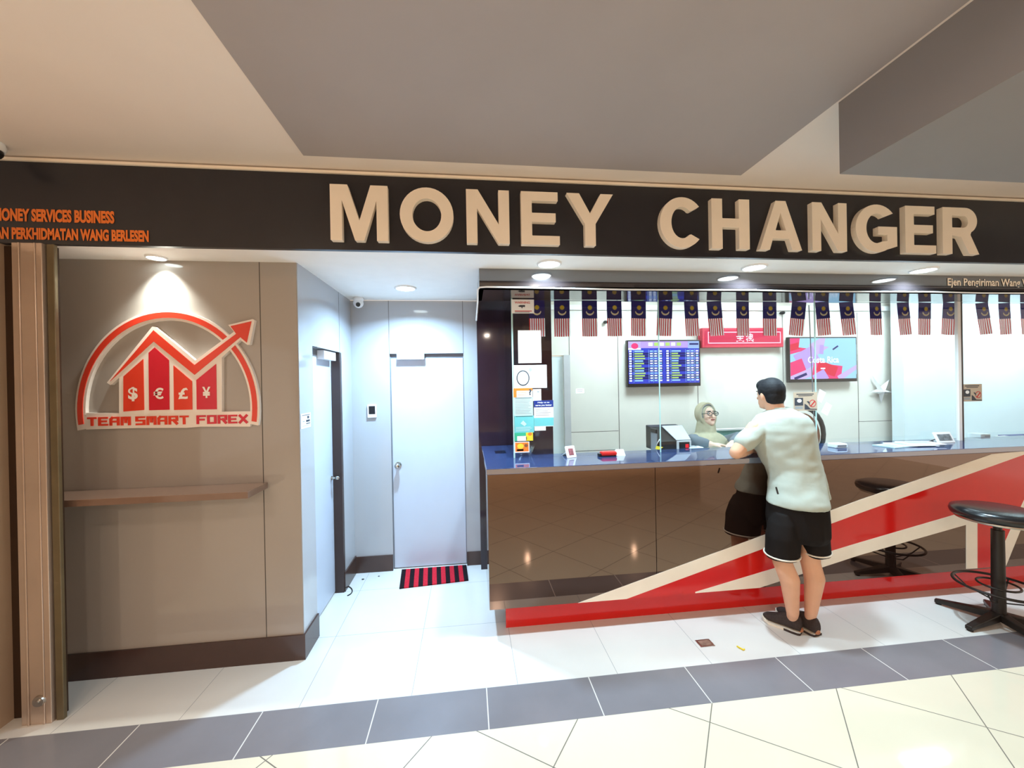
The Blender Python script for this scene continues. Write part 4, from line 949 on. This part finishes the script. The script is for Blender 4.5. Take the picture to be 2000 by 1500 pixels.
# ---- the man leaning on the counter
mp = thing('person', (2.28, 2.45, 0), 'man in pale sage shirt and black shorts leaning on the counter', 'person')
LH = at_z(1566, 1238, 0); RH = at_z(1598, 1243, 0)
LT = at_z(1490, 1208, 0); RT = RH+Vector((-.055, .285, 0))
LAn, LK, LHp = at_y(1548, 1196, 2.425), at_y(1528, 1098, 2.45), at_y(1538, 985, 2.50)
RAn, RK, RHp = at_y(1584, 1194, 2.41), at_y(1582, 1095, 2.43), at_y(1580, 985, 2.47)
HC = at_y(1504, 770, 2.67)                       # head centre
fd = Vector((-.10, .99, -.06)).normalized(); sdv = Vector((-fd.y, fd.x, 0)).normalized()  # facing, his left
hup = Vector((0, 0, 1)); HR = Matrix((( -sdv.x, fd.x, 0), (-sdv.y, fd.y, 0), (0, 0, 1)))
NK = at_y(1516, 803, 2.63)
LSh, RSh = at_y(1475, 836, 2.64), at_y(1566, 836, 2.62)
LEl = at_z(1438, 884, 1.212); LW = at_z(1461, 880, 1.203)
LW = LEl+(LW-LEl).normalized()*.235 if (LW-LEl).length < .2 else LW
REl = Vector((2.46, 2.74, 1.213)); RW = Vector((2.22, 2.84, 1.207))
sk = MB()
sk.ell(HC+Vector((0, 0, .005)), (.072, .090, .105), 22, rot=HR)
sk.ell(HC+fd*.035-hup*.055, (.052, .055, .060), 18, rot=HR)                 # jaw
sk.ell(HC+fd*.070-hup*.088, (.024, .02, .02), 12, rot=HR)                    # chin
sk.cap(HC+fd*.088+hup*.0, HC+fd*.105-hup*.028, .009, .014, 10)                # nose
for s in (1, -1):
    e0 = HC+sdv*s*.073-fd*.004-hup*.012
    sk.ell(e0, (.010, .020, .032), 14, rot=HR); sk.ell(e0-hup*.022+fd*.004, (.009, .011, .013), 10, rot=HR)
sk.cap(HC-fd*.02-hup*.05, NK, .056, .062, 16); sk.cap(NK, NK-hup*.09, .062, .10, 16)
def arm(sh, el, wr, hd, up, side):
    sk.cap(sh, el, .056, .047, 16); sk.ell(el, (.046, .046, .046), 14)
    md = el+(wr-el)*.35; sk.cap(el, md, .046, .043, 14); sk.cap(md, wr, .043, .029, 14)
    hand(sk, wr, hd, up, side)
arm(LSh, LEl, LW, (LW-LEl), (0, 0, 1), (0, 1, 0)); arm(RSh, REl, RW, (RW-REl), (0, 0, 1), (0, 1, 0))
for hp, kn, an, he, to in ((LHp, LK, LAn, LH, LT), (RHp, RK, RAn, RH, RT)):
    sk.cap(hp, kn, .076, .060, 18)
    cf = kn+(an-kn)*.32+Vector((.012, -.02, 0)); sk.cap(kn, cf, .058, .061, 16); sk.cap(cf, an, .060, .038, 16)
    dd = (to-he).normalized(); sk.cap(an, he+dd*.055+hup*.07, .037, .030, 14); sk.cap(he+dd*.055+hup*.06, he+dd*.17+hup*.04, .026, .016, 12)
sk.cap(LHp, RHp, .08, .08, 16)
sk.cap((LHp+RHp)/2, NK-hup*.18, .085, .085, 16)
body = organic('body', sk, .0055, 3, 'skin', mp)
# face features on the far side of the head
for s in (1, -1):
    MB().ell(HC+fd*.078+sdv*s*.031+hup*.006, (.012, .008, .007), 12, rot=HR).build('eye', 'paper', mp)
    MB().ell(HC+fd*.0845+sdv*s*.031+hup*.006, (.005, .004, .005), 10, rot=HR).build('iris', 'black', mp)
    MB().cap(HC+fd*.084+sdv*s*.016+hup*.026, HC+fd*.074+sdv*s*.048+hup*.026, .004, .003, 8).build('eyebrow', 'hair', mp)
MB().ell(HC+fd*.087-hup*.052, (.022, .006, .006), 12, rot=HR).build('mouth', 'redink', mp)
hr = MB()
hr.ell(HC+hup*.028-fd*.014, (.083, .096, .098), 24, rot=HR); hr.ell(HC-fd*.042-hup*.012, (.073, .064, .082), 20, rot=HR)
hr.ell(HC+hup*.066+fd*.034, (.066, .066, .052), 18, rot=HR); hr.ell(HC-fd*.050-hup*.052, (.058, .040, .040), 16, rot=HR)
organic('hair', hr, .006, 4, 'hair', mp)
# shirt
def ering(px0, px1, py, Yc, dep, n=28, tilt=0):
    a, b = at_y(px0, py, Yc), at_y(px1, py, Yc); c = (a+b)/2
    v = Vector((c.x, c.y, 0)).normalized(); p = Vector((v.y, -v.x, 0)); rx = (b-a).dot(p)/2
    return [c+p*(rx*math.cos(t))+v*(dep*math.sin(t)) for t in (2*math.pi*i/n for i in range(n))]
sm = MB()
rows = [(1500, 1540, 797, 2.63, .068), (1490, 1556, 803, 2.625, .09), (1474, 1576, 812, 2.615, .115), (1464, 1586, 824, 2.61, .13), (1462, 1591, 840, 2.60, .14), (1466, 1597, 868, 2.585, .145), (1476, 1601, 892, 2.57, .145),
        (1490, 1605, 915, 2.55, .145), (1497, 1610, 938, 2.52, .145), (1497, 1615, 958, 2.495, .145), (1492, 1621, 976, 2.475, .148), (1491, 1621, 986, 2.47, .148)]
sm.loft([ering(*r[:5]) for r in reversed(rows)])
sm.cap(LSh+Vector((.02, 0, -.01)), LSh+(LEl-LSh)*.60, .070, .068, 20); sm.cap(RSh+Vector((0, .03, -.01)), RSh+(REl-RSh)*.55, .070, .066, 20)
# loose fold hanging at the right hip
sm.cap(at_y(1606, 930, 2.47), at_y(1619, 974, 2.44), .018, .014, 12)
sm.cap(at_y(1596, 880, 2.48), at_y(1606, 930, 2.47), .012, .018, 12)
shirt = organic('shirt', sm, .008, 4, 'shirt', mp)
from mathutils import noise
def folds(o, amp, sx, sz, skew):
    for v in o.data.vertices:
        p = v.co; q = Vector((p.x*sx+p.z*skew, p.y*sx, p.z*sz-p.x*skew))
        k = noise.noise(q)+.5*noise.noise(q*2.1); v.co = p+v.normal*(amp*k)
    o.data.update()
folds(shirt, .010, 5, 7, 4)
col = [Vector((p.x, p.y, p.z)) for p in ering(1499, 1541, 797, 2.63, .068)]
MB().tube(col, .006, 8, closed=True).build('collar', 'shirt', mp)
a = at_y(1515, 951, 2.515-.139); b = at_y(1519, 965, 2.5-.142)
MB().tube([a+Vector((0, -.003, 0)), b+Vector((0, -.003, 0))], .006, 6).build('hem_label', 'black', shirt)
# shorts
so = MB()
so.loft([ering(*r) for r in reversed([(1497, 1614, 966, 2.485, .125), (1494, 1619, 985, 2.475, .138), (1492, 1621, 1015, 2.47, .145), (1494, 1620, 1040, 2.465, .14), (1500, 1612, 1052, 2.465, .12)])])
hemL, hemR = (1492, 1562, 1086, 2.465, .125), (1563, 1623, 1080, 2.445, .12)
so.loft([ering(*r) for r in reversed([(1512, 1552, 1000, 2.47, .08), (1500, 1562, 1018, 2.472, .115), (1493, 1564, 1045, 2.47, .13), hemL])])
so.loft([ering(*r) for r in reversed([(1570, 1606, 1000, 2.465, .08), (1558, 1616, 1018, 2.462, .115), (1558, 1621, 1045, 2.455, .13), hemR])])
shorts = organic('shorts', so, .007, 6, 'shorts', mp); folds(shorts, .008, 9, 3, 1)
for h_ in ((1491, 1563, 1081, 2.465, .127), (1562, 1624, 1075, 2.445, .122)):
    MB().tube(ering(*h_), .0055, 8, closed=True).build('hem_trim', 'sole', shorts)
# shoes
for he, to, an in ((LH, LT, LAn), (RH, RT, RAn)):
    dd = (to-he).normalized(); nn = Vector((-dd.y, dd.x, 0)); L = min((to-he).length, .295)
    P = lambda t, s, z: he+dd*(t*L)+nn*s+Vector((0, 0, z))
    def srings(zs, grow=0):
        pass
    prof = [(0.0, .032), (.06, .042), (.2, .046), (.4, .044), (.6, .049), (.78, .050), (.92, .038), (1.0, .016)]
    def outline(g): return [P(t, w+g, 0) for t, w in prof]+[P(t, -w-g, 0) for t, w in reversed(prof)]
    sl = MB(); O = outline(.004); n = len(O)
    lift = lambda p: Vector((0, 0, .020*max(0, ((p-he).dot(dd)/L-.75)/.25)**2))
    sl.loft([[p+lift(p)+hup*.001 for p in O], [p+lift(p)+hup*.017 for p in O]], smooth=False)
    sl.mi = [1 if (sum(((Vector(sl.v[i])-he).dot(dd) for i in f), 0)/len(f)/L < .42 and len(f) == 4) else 0 for f in sl.f]
    up = MB()
    topz = [(0.0, .098), (.05, .118), (.18, .116), (.32, .118), (.45, .104), (.62, .082), (.8, .066), (.92, .056), (1.0, .040)]
    rings = []
    for t, zt in topz:
        w = None
        for (t0, w0), (t1, w1) in zip(prof, prof[1:]):
            if t0 <= t <= t1: w = w0+(w1-w0)*(t-t0)/(t1-t0)
        zb = .016+.020*max(0, (t-.75)/.25)**2
        rings.append([P(t, w*math.cos(a)*(1 if math.sin(a) < 0 else .92), zb+(zt-zb)*(.42+.58*math.sin(a) if math.sin(a) > 0 else .42+.42*math.sin(a))) for a in (2*math.pi*i/20 for i in range(20))])
    up.loft(rings)
    u = organic('shoe', up, .005, 2, 'shoe', mp)
    sl.build('sole', ['sole', 'shoe'], u, .003)
    MB().ell(P(.015, 0, .026), (.022, .014, .016), 14, rot=Matrix((( nn.x, dd.x, 0), (nn.y, dd.y, 0), (0, 0, 1)))).build('heel_tab', 'gum', u)
    lc = MB()
    for t, z in ((.42, .092), (.50, .084), (.58, .076)): lc.tube([P(t, -.026, z-.014), P(t, 0, z), P(t, .026, z-.014)], .003, 6)
    lc.build('laces', 'black', u)

# ---- the clerk behind the glass
WY = 3.52
wp = thing('person', (at_y(1385, 840, WY).x, WY, 0), 'woman in khaki headscarf and glasses seated behind the counter glass', 'person')
WH = at_y(1380, 811, WY)
wf = Vector((.06, -.97, .18)).normalized(); ws = Vector((-wf.y, wf.x, 0)).normalized(); wu = ws.cross(wf)*-1
if wu.z < 0: wu = -wu
WR = Matrix(((ws.x, wf.x, wu.x), (ws.y, wf.y, wu.y), (ws.z, wf.z, wu.z)))
wk = MB()
wk.ell(WH, (.066, .080, .098), 22, rot=WR); wk.ell(WH+wf*.03-wu*.055, (.05, .05, .05), 16, rot=WR); wk.ell(WH+wf*.062-wu*.085, (.022, .02, .018), 12, rot=WR)
wk.cap(WH+wf*.078+wu*.004, WH+wf*.096-wu*.026, .009, .0135, 10)
for s in (1, -1): wk.ell(WH+wf*.055+ws*s*.034-wu*.028, (.022, .018, .022), 12, rot=WR)
WN = WH-Vector((0, 0, .17))+Vector((0, .02, 0)); wk.cap(WH-wu*.05-wf*.02, WN, .05, .055, 14); wk.cap(WN, WN-hup*.40+Vector((0,.05,0)), .055, .08, 14)
WSl, WSr = at_y(1352, 858, WY+.02), at_y(1418, 862, WY+.02)
WE = at_y(1352, 893, 3.36); WWr = at_y(1388, 874, 3.26); WWr.z = 1.168; WE.z = 1.19
E2 = Vector((WSr.x+.05, 3.42, 1.19)); W2 = at_y(1428, 876, 3.22); W2.z = 1.165
for a, b, c in ((WSl, WE, WWr), (WSr, E2, W2)):
    wk.cap(a, b, .045, .038, 14); wk.cap(b, c, .036, .026, 14)
hand(wk, WWr, (1, -.18, -.06), (0, 0, 1), (0, -1, 0), curl=14); hand(wk, W2, (-.5, -.6, -.1), (0, 0, 1), (1, 0, 0), curl=18)
organic('body', wk, .005, 3, 'skinpale', wp)
for s in (1, -1):
    MB().ell(WH+wf*.0735+ws*s*.029+wu*.010, (.012, .007, .006), 12, rot=WR).build('eye', 'paper', wp)
    MB().ell(WH+wf*.079+ws*s*.029+wu*.010, (.0055, .004, .0055), 10, rot=WR).build('iris', 'black', wp)
    MB().cap(WH+wf*.081+ws*s*.014+wu*.031, WH+wf*.070+ws*s*.046+wu*.030, .004, .003, 8).build('eyebrow', 'hair', wp)
MB().ell(WH+wf*.083-wu*.050, (.024, .006, .0055), 12, rot=WR).build('mouth', pm('lips', S(160, 84, 84), .5, .3), wp)
gl = MB()
for s in (1, -1):
    gl.tube([WH+wf*.094+ws*(s*.032+.025*math.cos(t))+wu*(.006+.018*math.sin(t)) for t in (2*math.pi*i/20 for i in range(20))], .0032, 6, closed=True)
    gl.tube([WH+wf*.094+ws*s*.057+wu*.01, WH+wf*.03+ws*s*.071+wu*.012], .003, 6)
gl.tube([WH+wf*.094-ws*.008+wu*.008, WH+wf*.097+wu*.011, WH+wf*.094+ws*.008+wu*.008], .003, 6)
gl.build('glasses', 'black', wp)
hj = MB()
hj.ell(WH-wf*.028+wu*.016, (.090, .093, .118), 24, rot=WR)
for i in range(22):                                     # rolled edge around the face
    t = math.radians(-62+304*i/21) ; t2 = math.radians(-62+304*(i+1)/21)
    p = lambda t: WH+wf*(.036-.02*abs(math.cos(t)))+ws*.079*math.cos(t)+wu*(.004+.104*math.sin(t))
    if i < 21: hj.cap(p(t), p(t2), .016, .016, 10)
hj.cap(WH-wf*.03-wu*.09, WN-hup*.03, .085, .10, 18); hj.cap(WH+wf*.02-wu*.125, WN+wf*.05-hup*.05, .042, .075, 16)
ch_ = WN+Vector((.0, -.07, -.13))
hj.ell(ch_, (.185, .11, .15), 24); hj.ell(WN+Vector((0, .0, -.08)), (.205, .125, .085), 22)
for k in range(5):                                      # draped folds
    y_ = -.05-.045*k; w_ = .07+.022*k
    P_ = [WN+Vector((w_*math.sin(u), -.10-.055*math.cos(u)-.006*k, y_-.035*math.cos(u)*1.2)) for u in (math.radians(-85+170*j/10) for j in range(11))]
    for a, b in zip(P_, P_[1:]): hj.cap(a, b, .013, .013, 8)
organic('headscarf', hj, .006, 3, 'hijab', wp)
MB().tube([WH+wf*(.049-.02*abs(math.cos(t)))+ws*.068*math.cos(t)+wu*(.004+.092*math.sin(t)) for t in (math.radians(-20+220*i/24) for i in range(25))], .006, 6).build('inner_cap', 'robe', wp)
rb = MB()
bc = Vector((WN.x, WY+.06, 0))
rb.loft([[(bc.x+rx*math.cos(t), bc.y+ry*math.sin(t), z) for t in (2*math.pi*i/28 for i in range(28))] for z, rx, ry in ((.02, .24, .22), (.45, .23, .20), (.75, .20, .16), (.98, .19, .135), (WN.z-.08, .185, .12), (WN.z-.03, .12, .09))])
rb.cap(WSl+Vector((.025, 0, -.01)), WE, .062, .058, 16); rb.cap(WE, WE+(WWr-WE)*.72, .056, .044, 16)
rb.cap(WSr+Vector((-.02, 0, -.01)), E2, .062, .058, 16); rb.cap(E2, E2+(W2-E2)*.7, .056, .044, 16)
organic('robe', rb, .009, 4, 'robe', wp)
